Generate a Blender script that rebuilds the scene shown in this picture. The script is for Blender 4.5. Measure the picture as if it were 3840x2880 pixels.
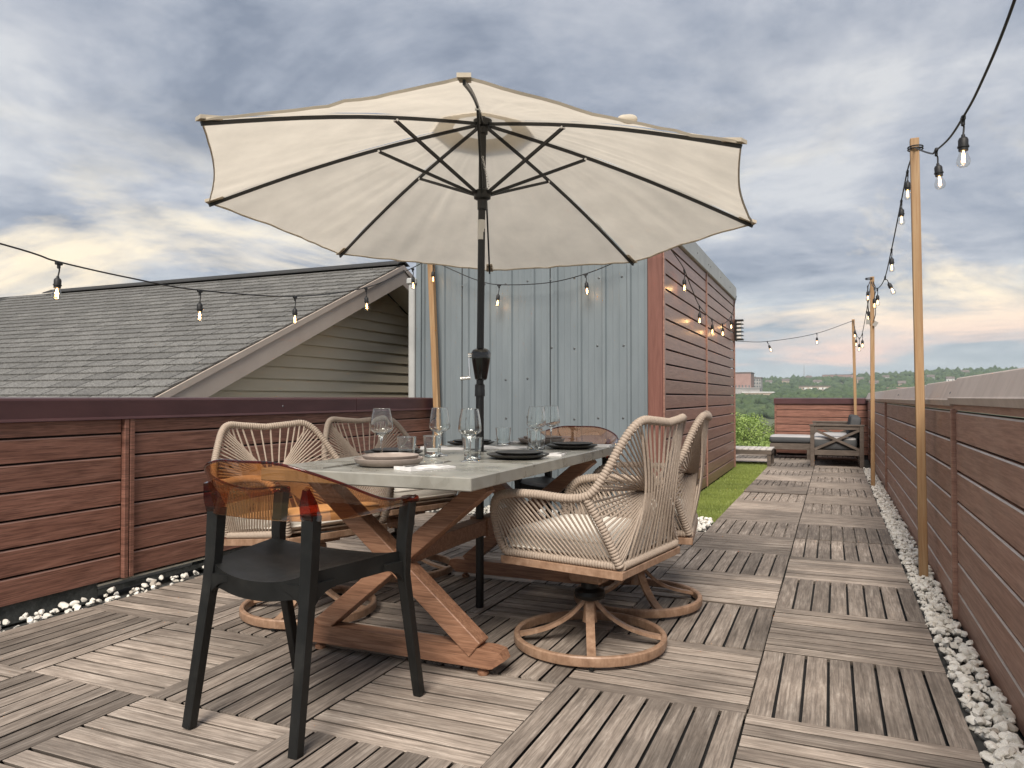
import bpy, bmesh, math, random
from mathutils import Vector, Matrix, noise as mnoise
random.seed(7)
for o in list(bpy.data.objects): bpy.data.objects.remove(o, do_unlink=True)
S = bpy.context.scene
COL = S.collection
R = math.radians
PI = math.pi

# ------------------------------------------------------------------ camera, sky, sun, exposure
cd = bpy.data.cameras.new('camera'); cam = bpy.data.objects.new('camera', cd); COL.objects.link(cam)
cd.sensor_width = 36.0; cd.lens = 36.0 * 2800 / 3840; cd.clip_start = 0.05; cd.clip_end = 9000
cam.location = (0, 0, 1.0)
cam.rotation_euler = (R(90) + math.atan(50 / 2800), 0, math.atan(1205 / 2800))
S.camera = cam

SUN_EL, SUN_AZ = R(45), R(169)          # azimuth clockwise from +Y
wd = bpy.data.worlds.new('World'); S.world = wd; wd.use_nodes = True

def N(nt, t, **kw):
    n = nt.nodes.new(t)
    for k, v in kw.items():
        if k == 'inp':
            for a, b in v.items(): n.inputs[a].default_value = b
        else: setattr(n, k, v)
    return n

def ramp(nt, fac, stops, interp='LINEAR'):
    n = nt.nodes.new('ShaderNodeValToRGB'); n.color_ramp.interpolation = interp
    e = n.color_ramp.elements
    while len(e) < len(stops): e.new(0.5)
    for el, (p, c) in zip(e, stops):
        el.position = p; el.color = (*c, 1) if len(c) == 3 else c
    nt.links.new(fac, n.inputs[0]); return n

def math_(nt, op, a, b=None, c=None, clamp=False):
    n = nt.nodes.new('ShaderNodeMath'); n.operation = op; n.use_clamp = clamp
    for i, v in enumerate((a, b, c)):
        if v is None: continue
        if isinstance(v, (int, float)): n.inputs[i].default_value = v
        else: nt.links.new(v, n.inputs[i])
    return n.outputs[0]

def mixc(nt, fac, a, b, mode='MIX'):
    n = nt.nodes.new('ShaderNodeMix'); n.data_type = 'RGBA'; n.blend_type = mode
    for i, v in ((0, fac), (6, a), (7, b)):
        if isinstance(v, (int, float)): n.inputs[i].default_value = v
        elif isinstance(v, tuple): n.inputs[i].default_value = (*v, 1)
        else: nt.links.new(v, n.inputs[i])
    return n.outputs[2]

def build_sky():
    nt = wd.node_tree; nt.nodes.clear(); L = nt.links.new
    out = N(nt, 'ShaderNodeOutputWorld')
    sky = N(nt, 'ShaderNodeTexSky', sky_type='NISHITA', sun_disc=False)
    sky.sun_elevation = SUN_EL; sky.sun_rotation = SUN_AZ
    bg1 = N(nt, 'ShaderNodeBackground'); L(sky.outputs[0], bg1.inputs[0]); bg1.inputs[1].default_value = 0.04
    tc = N(nt, 'ShaderNodeTexCoord'); sp = N(nt, 'ShaderNodeSeparateXYZ'); L(tc.outputs['Generated'], sp.inputs[0])
    z = math_(nt, 'MAXIMUM', sp.outputs[2], 0.0)
    zc = math_(nt, 'ADD', z, 0.16)
    px = math_(nt, 'DIVIDE', sp.outputs[0], zc); py = math_(nt, 'DIVIDE', sp.outputs[1], zc)
    cb = N(nt, 'ShaderNodeCombineXYZ'); L(px, cb.inputs[0]); L(py, cb.inputs[1])
    def noise(scale, detail, rough, dist, off):
        m = N(nt, 'ShaderNodeMapping'); m.inputs['Location'].default_value = off; L(cb.outputs[0], m.inputs[0])
        n = N(nt, 'ShaderNodeTexNoise'); L(m.outputs[0], n.inputs['Vector'])
        n.inputs['Scale'].default_value = scale; n.inputs['Detail'].default_value = detail
        n.inputs['Roughness'].default_value = rough; n.inputs['Distortion'].default_value = dist
        return n.outputs[0]
    a = noise(1.15, 9, 0.62, 0.45, (3.1, 1.7, 0))
    b = noise(2.6, 7, 0.6, 0.3, (7.3, 2.2, 4))
    f = math_(nt, 'ADD', math_(nt, 'MULTIPLY', a, 0.62), math_(nt, 'MULTIPLY', b, 0.38))
    c = ramp(nt, f, [(0.38, (0.195, 0.225, 0.285)), (0.45, (0.285, 0.315, 0.375)), (0.52, (0.39, 0.412, 0.46)), (0.60, (0.53, 0.54, 0.56))])
    # towards the horizon the cloud sheet is seen edge on: lighter, warmer breaks
    low = ramp(nt, sp.outputs[2], [(0.0, (1, 1, 1)), (0.14, (1, 1, 1)), (0.26, (0.5, 0.5, 0.5)), (0.36, (0.12, 0.12, 0.12)), (0.46, (0, 0, 0))])
    g = noise(0.95, 8, 0.62, 0.5, (8.8, 3.1, 5))
    brk = ramp(nt, g, [(0.50, (0, 0, 0)), (0.65, (1, 1, 1))])
    warm = math_(nt, 'MULTIPLY', low.outputs[0], brk.outputs[0])
    warmcol = ramp(nt, sp.outputs[2], [(0.0, (0.78, 0.55, 0.49)), (0.06, (0.95, 0.66, 0.54)), (0.12, (1.10, 0.90, 0.62)), (0.26, (0.98, 0.86, 0.62)), (0.45, (0.75, 0.72, 0.66))])
    hz = ramp(nt, sp.outputs[2], [(0.0, (1, 1, 1)), (0.16, (0, 0, 0))])
    c1 = mixc(nt, math_(nt, 'MULTIPLY', hz.outputs[0], 0.75), c.outputs[0], (0.46, 0.53, 0.56))
    c2 = mixc(nt, math_(nt, 'MULTIPLY', warm, 0.85), c1, warmcol.outputs[0])
    bg2 = N(nt, 'ShaderNodeBackground'); L(c2, bg2.inputs[0]); bg2.inputs[1].default_value = 0.405
    mx = N(nt, 'ShaderNodeMixShader'); mx.inputs[0].default_value = 0.94
    L(bg1.outputs[0], mx.inputs[1]); L(bg2.outputs[0], mx.inputs[2]); L(mx.outputs[0], out.inputs[0])
build_sky()

sl = bpy.data.lights.new('sun', 'SUN'); sl.energy = 1.5; sl.angle = R(27); sl.color = (1.0, 0.915, 0.81)
so = bpy.data.objects.new('sun', sl); COL.objects.link(so)
sd = Vector((math.sin(SUN_AZ) * math.cos(SUN_EL), math.cos(SUN_AZ) * math.cos(SUN_EL), math.sin(SUN_EL)))
so.rotation_euler = sd.to_track_quat('Z', 'Y').to_euler(); so.location = (3, -3, 12)

vs = S.view_settings; vs.view_transform = 'Standard'; vs.look = 'None'; vs.exposure = 1.76; vs.gamma = 1.0; vs.use_curve_mapping = False
S.render.engine = 'CYCLES'
S.cycles.max_bounces = 12; S.cycles.transparent_max_bounces = 24; S.cycles.transmission_bounces = 10
S.cycles.caustics_reflective = False; S.cycles.caustics_refractive = False

# ------------------------------------------------------------------ materials
def base_mat(name):
    m = bpy.data.materials.new(name); m.use_nodes = True
    nt = m.node_tree; b = nt.nodes['Principled BSDF']
    return m, nt, b

def rnd_coords(nt, scale):
    tc = N(nt, 'ShaderNodeTexCoord'); oi = N(nt, 'ShaderNodeObjectInfo')
    mp = N(nt, 'ShaderNodeMapping'); mp.inputs['Scale'].default_value = scale
    nt.links.new(tc.outputs['Object'], mp.inputs[0])
    off = N(nt, 'ShaderNodeVectorMath', operation='SCALE'); off.inputs[0].default_value = (37.0, 51.0, 23.0)
    nt.links.new(oi.outputs['Random'], off.inputs['Scale'])
    ad = N(nt, 'ShaderNodeVectorMath', operation='ADD')
    nt.links.new(mp.outputs[0], ad.inputs[0]); nt.links.new(off.outputs[0], ad.inputs[1])
    return ad.outputs[0], oi.outputs['Random']

def surf(name, stops, scale=(8, 8, 8), detail=5, nrough=0.6, rough=0.6, bump=0.0, bdist=0.002, rnd=0.0, metallic=0.0,
         spec=0.5, patch=None, fine=None, coat=0.0, dist=0.0, rrough=None, stain=None, odd=None):
    m, nt, b = base_mat(name); L = nt.links.new
    v, r = rnd_coords(nt, scale)
    n = N(nt, 'ShaderNodeTexNoise', inp={'Scale': 1.0, 'Detail': detail, 'Roughness': nrough, 'Distortion': dist}); L(v, n.inputs['Vector'])
    c = ramp(nt, n.outputs[0], stops).outputs[0]
    if fine:                                    # (colour, coords scale, strength) thin streaks
        v2, _ = rnd_coords(nt, fine[1])
        n2 = N(nt, 'ShaderNodeTexNoise', inp={'Scale': 1.0, 'Detail': 3, 'Roughness': 0.7}); L(v2, n2.inputs['Vector'])
        k = ramp(nt, n2.outputs[0], [(0.45, (0, 0, 0)), (0.62, (1, 1, 1))])
        c = mixc(nt, math_(nt, 'MULTIPLY', k.outputs[0], fine[2]), c, fine[0])
    if patch:
        v3, _ = rnd_coords(nt, patch[1])
        n3 = N(nt, 'ShaderNodeTexNoise', inp={'Scale': 1.0, 'Detail': 6, 'Roughness': 0.65}); L(v3, n3.inputs['Vector'])
        k3 = ramp(nt, n3.outputs[0], [(patch[3], (0, 0, 0)), (patch[4], (1, 1, 1))])
        c = mixc(nt, math_(nt, 'MULTIPLY', k3.outputs[0], patch[2]), c, patch[0])
    if stain:
        ge = N(nt, 'ShaderNodeNewGeometry')
        n4 = N(nt, 'ShaderNodeTexNoise', inp={'Scale': stain[0], 'Detail': 6, 'Roughness': 0.6}); L(ge.outputs['Position'], n4.inputs['Vector'])
        k4 = ramp(nt, n4.outputs[0], [(0.36, (stain[1],) * 3), (0.64, (stain[2],) * 3)])
        c = mixc(nt, 1.0, c, k4.outputs[0], 'MULTIPLY')
    if odd:
        k5 = ramp(nt, r, [(odd[0] - 0.01, (0, 0, 0)), (odd[0] + 0.01, (1, 1, 1))])
        c = mixc(nt, math_(nt, 'MULTIPLY', k5.outputs[0], 0.8), c, odd[1])
    if rnd:
        hv = N(nt, 'ShaderNodeHueSaturation'); L(c, hv.inputs['Color'])
        L(math_(nt, 'ADD', math_(nt, 'MULTIPLY', r, 2 * rnd), 1 - rnd), hv.inputs['Value']); c = hv.outputs[0]
    L(c, b.inputs['Base Color'])
    b.inputs['Roughness'].default_value = rough; b.inputs['Metallic'].default_value = metallic
    b.inputs['Specular IOR Level'].default_value = spec
    if coat: b.inputs['Coat Weight'].default_value = coat; b.inputs['Coat Roughness'].default_value = 0.15
    if rrough:
        L(ramp(nt, n.outputs[0], [(0.3, (rrough[0],) * 3), (0.7, (rrough[1],) * 3)]).outputs[0], b.inputs['Roughness'])
    if bump:
        bp = N(nt, 'ShaderNodeBump'); bp.inputs['Strength'].default_value = bump; bp.inputs['Distance'].default_value = bdist
        L(n.outputs[0], bp.inputs['Height']); L(bp.outputs[0], b.inputs['Normal'])
    return m

def thin_glass(name, tint=(0.97, 0.985, 0.98), ior=1.45, gl=1.0, rough=0.0):
    m, nt, b = base_mat(name); nt.nodes.remove(b); L = nt.links.new
    out = nt.nodes['Material Output']
    t = N(nt, 'ShaderNodeBsdfTransparent'); t.inputs[0].default_value = (*tint, 1)
    g = N(nt, 'ShaderNodeBsdfGlossy'); g.inputs['Roughness'].default_value = rough
    lw_ = N(nt, 'ShaderNodeLayerWeight'); lw_.inputs[0].default_value = 0.5
    f5 = math_(nt, 'POWER', lw_.outputs['Facing'], 4.0)
    fr = math_(nt, 'ADD', math_(nt, 'MULTIPLY', f5, 0.75 * gl), 0.04 * gl)
    mx = N(nt, 'ShaderNodeMixShader'); L(math_(nt, 'MINIMUM', fr, 0.9), mx.inputs[0])
    L(t.outputs[0], mx.inputs[1]); L(g.outputs[0], mx.inputs[2]); L(mx.outputs[0], out.inputs[0])
    return m

def emit(name, col, s):
    m, nt, b = base_mat(name)
    b.inputs['Base Color'].default_value = (*col, 1); b.inputs['Emission Color'].default_value = (*col, 1); b.inputs['Emission Strength'].default_value = s
    return m

def fabric(name, col, trans, weave=900, wr=0.06):
    m, nt, b = base_mat(name); nt.nodes.remove(b); L = nt.links.new
    out = nt.nodes['Material Output']
    tc = N(nt, 'ShaderNodeTexCoord')
    n = N(nt, 'ShaderNodeTexNoise', inp={'Scale': 5.0, 'Detail': 5, 'Roughness': 0.6}); L(tc.outputs['Object'], n.inputs['Vector'])
    c = ramp(nt, n.outputs[0], [(0.3, tuple(x * 0.9 for x in col)), (0.7, tuple(min(1, x * 1.06) for x in col))]).outputs[0]
    n2 = N(nt, 'ShaderNodeTexNoise', inp={'Scale': 14.0, 'Detail': 3, 'Roughness': 0.5, 'Distortion': 0.6}); L(tc.outputs['Object'], n2.inputs['Vector'])
    n3 = N(nt, 'ShaderNodeTexNoise', inp={'Scale': float(weave), 'Detail': 1}); L(tc.outputs['Object'], n3.inputs['Vector'])
    h = math_(nt, 'ADD', n2.outputs[0], math_(nt, 'MULTIPLY', n3.outputs[0], 0.15))
    bp = N(nt, 'ShaderNodeBump'); bp.inputs['Strength'].default_value = wr * 5; bp.inputs['Distance'].default_value = 0.01; L(h, bp.inputs['Height'])
    d = N(nt, 'ShaderNodeBsdfDiffuse'); L(c, d.inputs[0]); L(bp.outputs[0], d.inputs['Normal'])
    if trans:
        t = N(nt, 'ShaderNodeBsdfTranslucent'); L(c, t.inputs[0]); L(bp.outputs[0], t.inputs['Normal'])
        mx = N(nt, 'ShaderNodeMixShader'); mx.inputs[0].default_value = trans
        L(d.outputs[0], mx.inputs[1]); L(t.outputs[0], mx.inputs[2]); L(mx.outputs[0], out.inputs[0])
    else: L(d.outputs[0], out.inputs[0])
    return m

M = {}
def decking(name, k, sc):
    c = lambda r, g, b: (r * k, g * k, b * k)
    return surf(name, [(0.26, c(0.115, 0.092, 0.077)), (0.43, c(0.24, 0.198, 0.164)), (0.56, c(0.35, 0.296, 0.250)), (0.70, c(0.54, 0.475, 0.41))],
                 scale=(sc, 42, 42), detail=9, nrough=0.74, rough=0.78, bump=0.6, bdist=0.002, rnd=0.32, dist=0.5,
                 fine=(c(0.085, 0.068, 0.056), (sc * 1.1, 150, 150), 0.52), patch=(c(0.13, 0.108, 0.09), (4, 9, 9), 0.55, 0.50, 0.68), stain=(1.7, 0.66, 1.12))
M['slat'] = decking('sheen_lit_decking', 1.27, 3.6)  # same wood; sheen on these boards painted in as a lighter tone
M['slat_y'] = decking('grey_decking', 0.97, 4.5)  # same wood, toned darker where that sheen is missing
M['tray'] = surf('black_tray', [(0.3, (0.012, 0.012, 0.012)), (0.7, (0.022, 0.021, 0.02))], rough=0.8)
M['membrane'] = surf('roof_membrane', [(0.3, (0.035, 0.036, 0.035)), (0.7, (0.075, 0.076, 0.072))], scale=(14, 14, 14), rough=0.85, bump=0.3)
M['clad_l'] = surf('red_brown_cladding', [(0.25, (0.165, 0.074, 0.052)), (0.5, (0.275, 0.130, 0.093)), (0.75, (0.37, 0.19, 0.14))],
                   scale=(3.5, 3.5, 45), detail=6, nrough=0.6, rough=0.5, bump=0.15, bdist=0.001, rnd=0.1, dist=0.8, spec=0.4,
                   fine=((0.062, 0.026, 0.02), (5, 5, 170), 0.6))
M['clad_r'] = surf('brown_weathered_cladding', [(0.25, (0.275, 0.150, 0.110)), (0.5, (0.385, 0.222, 0.166)), (0.75, (0.47, 0.29, 0.225))],
                   scale=(3, 3, 40), detail=6, rough=0.5, bump=0.12, bdist=0.001, rnd=0.1, dist=0.6, spec=0.45,
                   fine=((0.10, 0.045, 0.034), (5, 5, 160), 0.35), patch=((0.40, 0.28, 0.225), (3.0, 3.0, 2.0), 0.35, 0.5, 0.72))
M['clad_p'] = surf('sheen_brown_cladding', [(0.25, (0.225, 0.115, 0.085)), (0.5, (0.32, 0.176, 0.133)), (0.75, (0.405, 0.238, 0.185))],
                   scale=(3, 3, 40), detail=6, rough=0.36, bump=0.08, bdist=0.001, rnd=0.07, dist=0.6, spec=0.6,
                   fine=((0.12, 0.05, 0.04), (5, 5, 160), 0.3))
M['edge_pale'] = surf('pale_sky_glint_plank_edge', [(0.3, (0.50, 0.44, 0.40)), (0.7, (0.66, 0.60, 0.56))], scale=(6, 6, 6), rough=0.4)  # sky reflection on the plank's top bevel, put into its colour
M['edge_brown'] = surf('sky_glint_plank_edge', [(0.3, (0.24, 0.135, 0.105)), (0.7, (0.33, 0.20, 0.165))], scale=(6, 6, 6), rough=0.45)  # lighter brown for sky light caught by the bevel, painted as colour
M['clad_trim'] = surf('red_corner_board', [(0.25, (0.125, 0.046, 0.033)), (0.5, (0.17, 0.068, 0.050)), (0.75, (0.215, 0.092, 0.07))], scale=(40, 40, 3), detail=6, rough=0.55, bump=0.1, dist=0.8)
M['backing'] = surf('dark_backing', [(0.3, (0.010, 0.006, 0.005)), (0.7, (0.02, 0.011, 0.009))], rough=0.9)
M['cap_l'] = surf('maroon_cap', [(0.3, (0.060, 0.024, 0.026)), (0.7, (0.086, 0.036, 0.038))], scale=(4, 4, 12), rough=0.42, bump=0.06)
M['cap_r'] = surf('taupe_coping', [(0.3, (0.46, 0.385, 0.34)), (0.7, (0.57, 0.485, 0.435))], scale=(9, 9, 2), rough=0.5, bump=0.05,
                  patch=((0.17, 0.14, 0.125), (22, 22, 2.0), 0.45, 0.58, 0.74))
M['steel'] = surf('blue_grey_steel', [(0.3, (0.150, 0.178, 0.195)), (0.7, (0.19, 0.222, 0.24))], scale=(6, 6, 1.2), rough=0.42, bump=0.03, spec=0.5,
                  patch=((0.128, 0.15, 0.158), (10, 10, 0.7), 0.22, 0.5, 0.75))
M['steel_dark'] = surf('dark_joint', [(0.3, (0.02, 0.022, 0.024)), (0.7, (0.03, 0.03, 0.032))], rough=0.7)
M['screw'] = surf('screw_head', [(0.3, (0.10, 0.11, 0.115)), (0.7, (0.16, 0.17, 0.175))], rough=0.4, metallic=0.6)
M['flash'] = surf('grey_flashing', [(0.3, (0.36, 0.37, 0.365)), (0.7, (0.46, 0.47, 0.46))], scale=(5, 5, 5), rough=0.45, bump=0.03)
M['shingle'] = surf('grey_shingle', [(0.30, (0.045, 0.044, 0.041)), (0.5, (0.135, 0.132, 0.124)), (0.70, (0.29, 0.284, 0.268))], scale=(75, 75, 75), detail=4, nrough=0.75, rough=0.92,
                    bump=0.6, bdist=0.004, rnd=0.16, patch=((0.06, 0.06, 0.058), (5, 5, 5), 0.4, 0.5, 0.72))
M['ridge'] = surf('ridge_shingle', [(0.3, (0.018, 0.018, 0.018)), (0.7, (0.045, 0.045, 0.044))], scale=(60, 60, 60), rough=0.95, bump=0.5, bdist=0.004)
M['fascia'] = surf('taupe_fascia', [(0.3, (0.47, 0.40, 0.345)), (0.7, (0.53, 0.46, 0.40))], scale=(5, 5, 5), rough=0.5, bump=0.03)
M['soffit'] = surf('taupe_soffit', [(0.3, (0.47, 0.40, 0.345)), (0.7, (0.53, 0.46, 0.40))], scale=(4, 4, 4), rough=0.55)
M['siding'] = surf('cream_siding', [(0.3, (0.78, 0.685, 0.51)), (0.7, (0.83, 0.745, 0.58))], scale=(2, 2, 9), rough=0.5, bump=0.04, rnd=0.03)
M['concrete_top'] = surf('concrete_tabletop', [(0.25, (0.19, 0.184, 0.160)), (0.5, (0.275, 0.27, 0.240)), (0.75, (0.36, 0.355, 0.322))], scale=(9, 9, 9), detail=5, nrough=0.55, rough=0.34, bump=0.06, bdist=0.001,
                         dist=0.1, patch=((0.34, 0.315, 0.255), (6, 6, 6), 0.4, 0.5, 0.7), rrough=(0.2, 0.42), spec=0.5)
M['teak'] = surf('brown_teak', [(0.25, (0.15, 0.07, 0.040)), (0.5, (0.30, 0.155, 0.092)), (0.75, (0.41, 0.235, 0.15))], scale=(5, 60, 60), detail=6, rough=0.5, bump=0.2, bdist=0.001, dist=0.7,
                 fine=((0.10, 0.045, 0.025), (7, 220, 220), 0.5), rnd=0.06)
M['faux'] = surf('tan_painted_metal', [(0.25, (0.21, 0.125, 0.078)), (0.5, (0.34, 0.215, 0.142)), (0.75, (0.44, 0.30, 0.21))], scale=(30, 30, 30), detail=6, rough=0.42, bump=0.05, bdist=0.0008,
                 fine=((0.20, 0.11, 0.065), (90, 90, 25), 0.35))
M['rope'] = surf('taupe_rope', [(0.3, (0.315, 0.250, 0.198)), (0.7, (0.42, 0.345, 0.280))], scale=(120, 120, 120), detail=3, rough=0.72, bump=0.4, bdist=0.001)
M['cushion'] = fabric('cream_cushion', (0.80, 0.76, 0.69), 0, 700, 0.04)
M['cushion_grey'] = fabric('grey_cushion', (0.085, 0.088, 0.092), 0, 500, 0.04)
M['cushion_top'] = fabric('sky_lit_cushion', (0.42, 0.41, 0.41), 0, 500, 0.04)  # skylight on top of the grey cushions, put into the colour
M['canvas'] = fabric('cream_canvas', (0.80, 0.740, 0.640), 0.52, 900, 0.006)
M['hem'] = fabric('canvas_hem', (0.60, 0.53, 0.43), 0.2, 900, 0.02)
M['black_metal'] = surf('black_metal', [(0.3, (0.006, 0.006, 0.006)), (0.7, (0.012, 0.0115, 0.011))], scale=(20, 20, 20), rough=0.42, bump=0.05, spec=0.5)
M['black_gloss'] = surf('glossy_black', [(0.3, (0.009, 0.009, 0.009)), (0.7, (0.014, 0.014, 0.014))], rough=0.12, spec=0.6)
M['chrome'] = surf('chrome', [(0.3, (0.62, 0.62, 0.62)), (0.7, (0.75, 0.75, 0.75))], rough=0.16, metallic=1.0)
M['white_label'] = surf('white_label', [(0.3, (0.62, 0.60, 0.56)), (0.7, (0.75, 0.73, 0.70))], rough=0.6)
M['black_plastic'] = surf('black_plastic', [(0.3, (0.0055, 0.006, 0.006)), (0.7, (0.010, 0.0105, 0.010))], scale=(10, 10, 10), rough=0.46, bump=0.06, bdist=0.0008,
                          patch=((0.035, 0.034, 0.03), (7, 7, 7), 0.35, 0.56, 0.72), rrough=(0.38, 0.6), spec=0.35)
M['amber'] = thin_glass('amber_acrylic', (0.86, 0.61, 0.39), 1.5, 2.3, 0.02)
M['amber_rim'] = thin_glass('amber_rim', (0.50, 0.16, 0.10), 1.5, 1.5, 0.05)
M['rose'] = thin_glass('rose_acrylic', (0.86, 0.60, 0.45), 1.5, 4.0, 0.03)
M['glass'] = thin_glass('clear_glass', (0.955, 0.97, 0.965), 1.5, 1.25)
M['bulb_glass'] = thin_glass('bulb_glass', (0.93, 0.92, 0.90), 1.45, 1.8)
gm, gnt, gb = base_mat('solid_glass'); gb.inputs['Base Color'].default_value = (0.97, 0.99, 0.98, 1); gb.inputs['Transmission Weight'].default_value = 1.0; gb.inputs['Roughness'].default_value = 0.0; gb.inputs['IOR'].default_value = 1.5
M['solid_glass'] = gm
M['filament'] = emit('lit_filament', (1.0, 0.60, 0.24), 3.4)
M['cable'] = surf('black_cable', [(0.3, (0.010, 0.010, 0.011)), (0.7, (0.017, 0.017, 0.018))], rough=0.55)
M['pine'] = surf('pine_post', [(0.25, (0.25, 0.145, 0.068)), (0.5, (0.35, 0.22, 0.112)), (0.75, (0.43, 0.29, 0.16))], scale=(45, 45, 2.0), detail=5, rough=0.62, bump=0.15, dist=1.2,
                 fine=((0.28, 0.14, 0.055), (130, 130, 4), 0.5))
M['stone'] = surf('white_stone', [(0.25, (0.58, 0.53, 0.45)), (0.5, (0.79, 0.765, 0.70)), (0.75, (0.87, 0.85, 0.81))], scale=(18, 18, 18), detail=5, rough=0.7, bump=0.3, bdist=0.004, rnd=0.16, odd=(0.93, (0.24, 0.20, 0.16)))
M['kerb'] = surf('mossy_concrete', [(0.3, (0.035, 0.038, 0.036)), (0.5, (0.075, 0.080, 0.076)), (0.75, (0.15, 0.155, 0.148))], scale=(18, 18, 18), detail=8, nrough=0.75, rough=0.95, bump=0.6, bdist=0.006)
M['flashstrip'] = surf('pale_flashing_strip', [(0.3, (0.40, 0.38, 0.31)), (0.7, (0.52, 0.49, 0.41))], scale=(20, 20, 20), rough=0.6)
M['turf'] = surf('turf_base', [(0.3, (0.05, 0.10, 0.02)), (0.7, (0.09, 0.16, 0.035))], scale=(30, 30, 30), rough=0.9)
M['blade'] = surf('turf_blade', [(0.3, (0.15, 0.20, 0.040)), (0.5, (0.24, 0.30, 0.068)), (0.7, (0.34, 0.39, 0.11))], scale=(60, 60, 20), rough=0.55, patch=((0.12, 0.16, 0.035), (1.2, 5, 1), 0.6, 0.5, 0.62))
M['plate_taupe'] = surf('taupe_stoneware', [(0.3, (0.295, 0.245, 0.215)), (0.7, (0.355, 0.30, 0.265))], scale=(30, 30, 30), rough=0.38, bump=0.04)
M['plate_black'] = surf('black_stoneware', [(0.3, (0.016, 0.014, 0.013)), (0.7, (0.03, 0.027, 0.025))], scale=(30, 30, 30), rough=0.36, bump=0.05)
M['napkin'] = fabric('white_napkin', (0.82, 0.81, 0.80), 0.1, 700, 0.06)
M['cutlery'] = surf('steel_cutlery', [(0.3, (0.55, 0.54, 0.52)), (0.7, (0.68, 0.67, 0.65))], rough=0.2, metallic=1.0)
M['sofa_wood'] = surf('grey_brown_wood', [(0.25, (0.066, 0.051, 0.041)), (0.5, (0.105, 0.082, 0.066)), (0.75, (0.15, 0.12, 0.10))], scale=(6, 6, 30), detail=5, rough=0.6, bump=0.1)
M['pale_slat'] = surf('pale_table_slat', [(0.3, (0.50, 0.46, 0.42)), (0.7, (0.64, 0.60, 0.56))], scale=(30, 4, 30), rough=0.6, rnd=0.06)
M['leaf_light'] = surf('light_leaf', [(0.3, (0.14, 0.22, 0.05)), (0.5, (0.25, 0.345, 0.085)), (0.7, (0.37, 0.46, 0.15))], scale=(1.6, 1.6, 1.6), rough=0.6, rnd=0.08)
M['leaf_mid'] = surf('mid_leaf', [(0.3, (0.055, 0.085, 0.025)), (0.5, (0.10, 0.13, 0.045)), (0.7, (0.17, 0.19, 0.075))], scale=(1.6, 1.6, 1.6), rough=0.6)
M['bark'] = surf('bark', [(0.3, (0.05, 0.04, 0.03)), (0.7, (0.10, 0.08, 0.06))], scale=(6, 6, 2), rough=0.9, bump=0.5, bdist=0.02)
M['wood_far'] = surf('far_foliage', [(0.3, (0.030, 0.055, 0.026)), (0.5, (0.060, 0.095, 0.040)), (0.7, (0.105, 0.145, 0.055))], scale=(0.035, 0.035, 0.035), detail=9, nrough=0.75, rough=0.9, bump=1.0, bdist=2.5)
M['ground'] = surf('valley_ground', [(0.3, (0.060, 0.085, 0.04)), (0.5, (0.11, 0.125, 0.07)), (0.7, (0.19, 0.175, 0.13))], scale=(0.012, 0.012, 0.012), detail=9, rough=0.95)
M['far_brick'] = surf('pinkish_facade', [(0.3, (0.30, 0.185, 0.16)), (0.7, (0.37, 0.24, 0.21))], scale=(0.2, 0.2, 0.2), rough=0.8)
M['far_grey'] = surf('grey_facade', [(0.3, (0.30, 0.29, 0.28)), (0.7, (0.40, 0.385, 0.37))], scale=(0.2, 0.2, 0.2), rough=0.8)
M['far_tan'] = surf('tan_facade', [(0.3, (0.36, 0.29, 0.22)), (0.7, (0.45, 0.37, 0.29))], scale=(0.2, 0.2, 0.2), rough=0.8)
M['far_white'] = surf('white_render', [(0.3, (0.62, 0.61, 0.59)), (0.7, (0.72, 0.71, 0.69))], scale=(0.2, 0.2, 0.2), rough=0.7)
M['far_win'] = surf('far_window_glass', [(0.3, (0.09, 0.11, 0.12)), (0.7, (0.15, 0.17, 0.18))], scale=(0.3, 0.3, 0.3), rough=0.15)
M['far_roof'] = surf('far_roof', [(0.3, (0.12, 0.10, 0.09)), (0.7, (0.2, 0.17, 0.16))], scale=(0.3, 0.3, 0.3), rough=0.9)
M['tag'] = surf('printed_tag', [(0.3, (0.28, 0.27, 0.25)), (0.7, (0.40, 0.39, 0.37))], rough=0.6)

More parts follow.
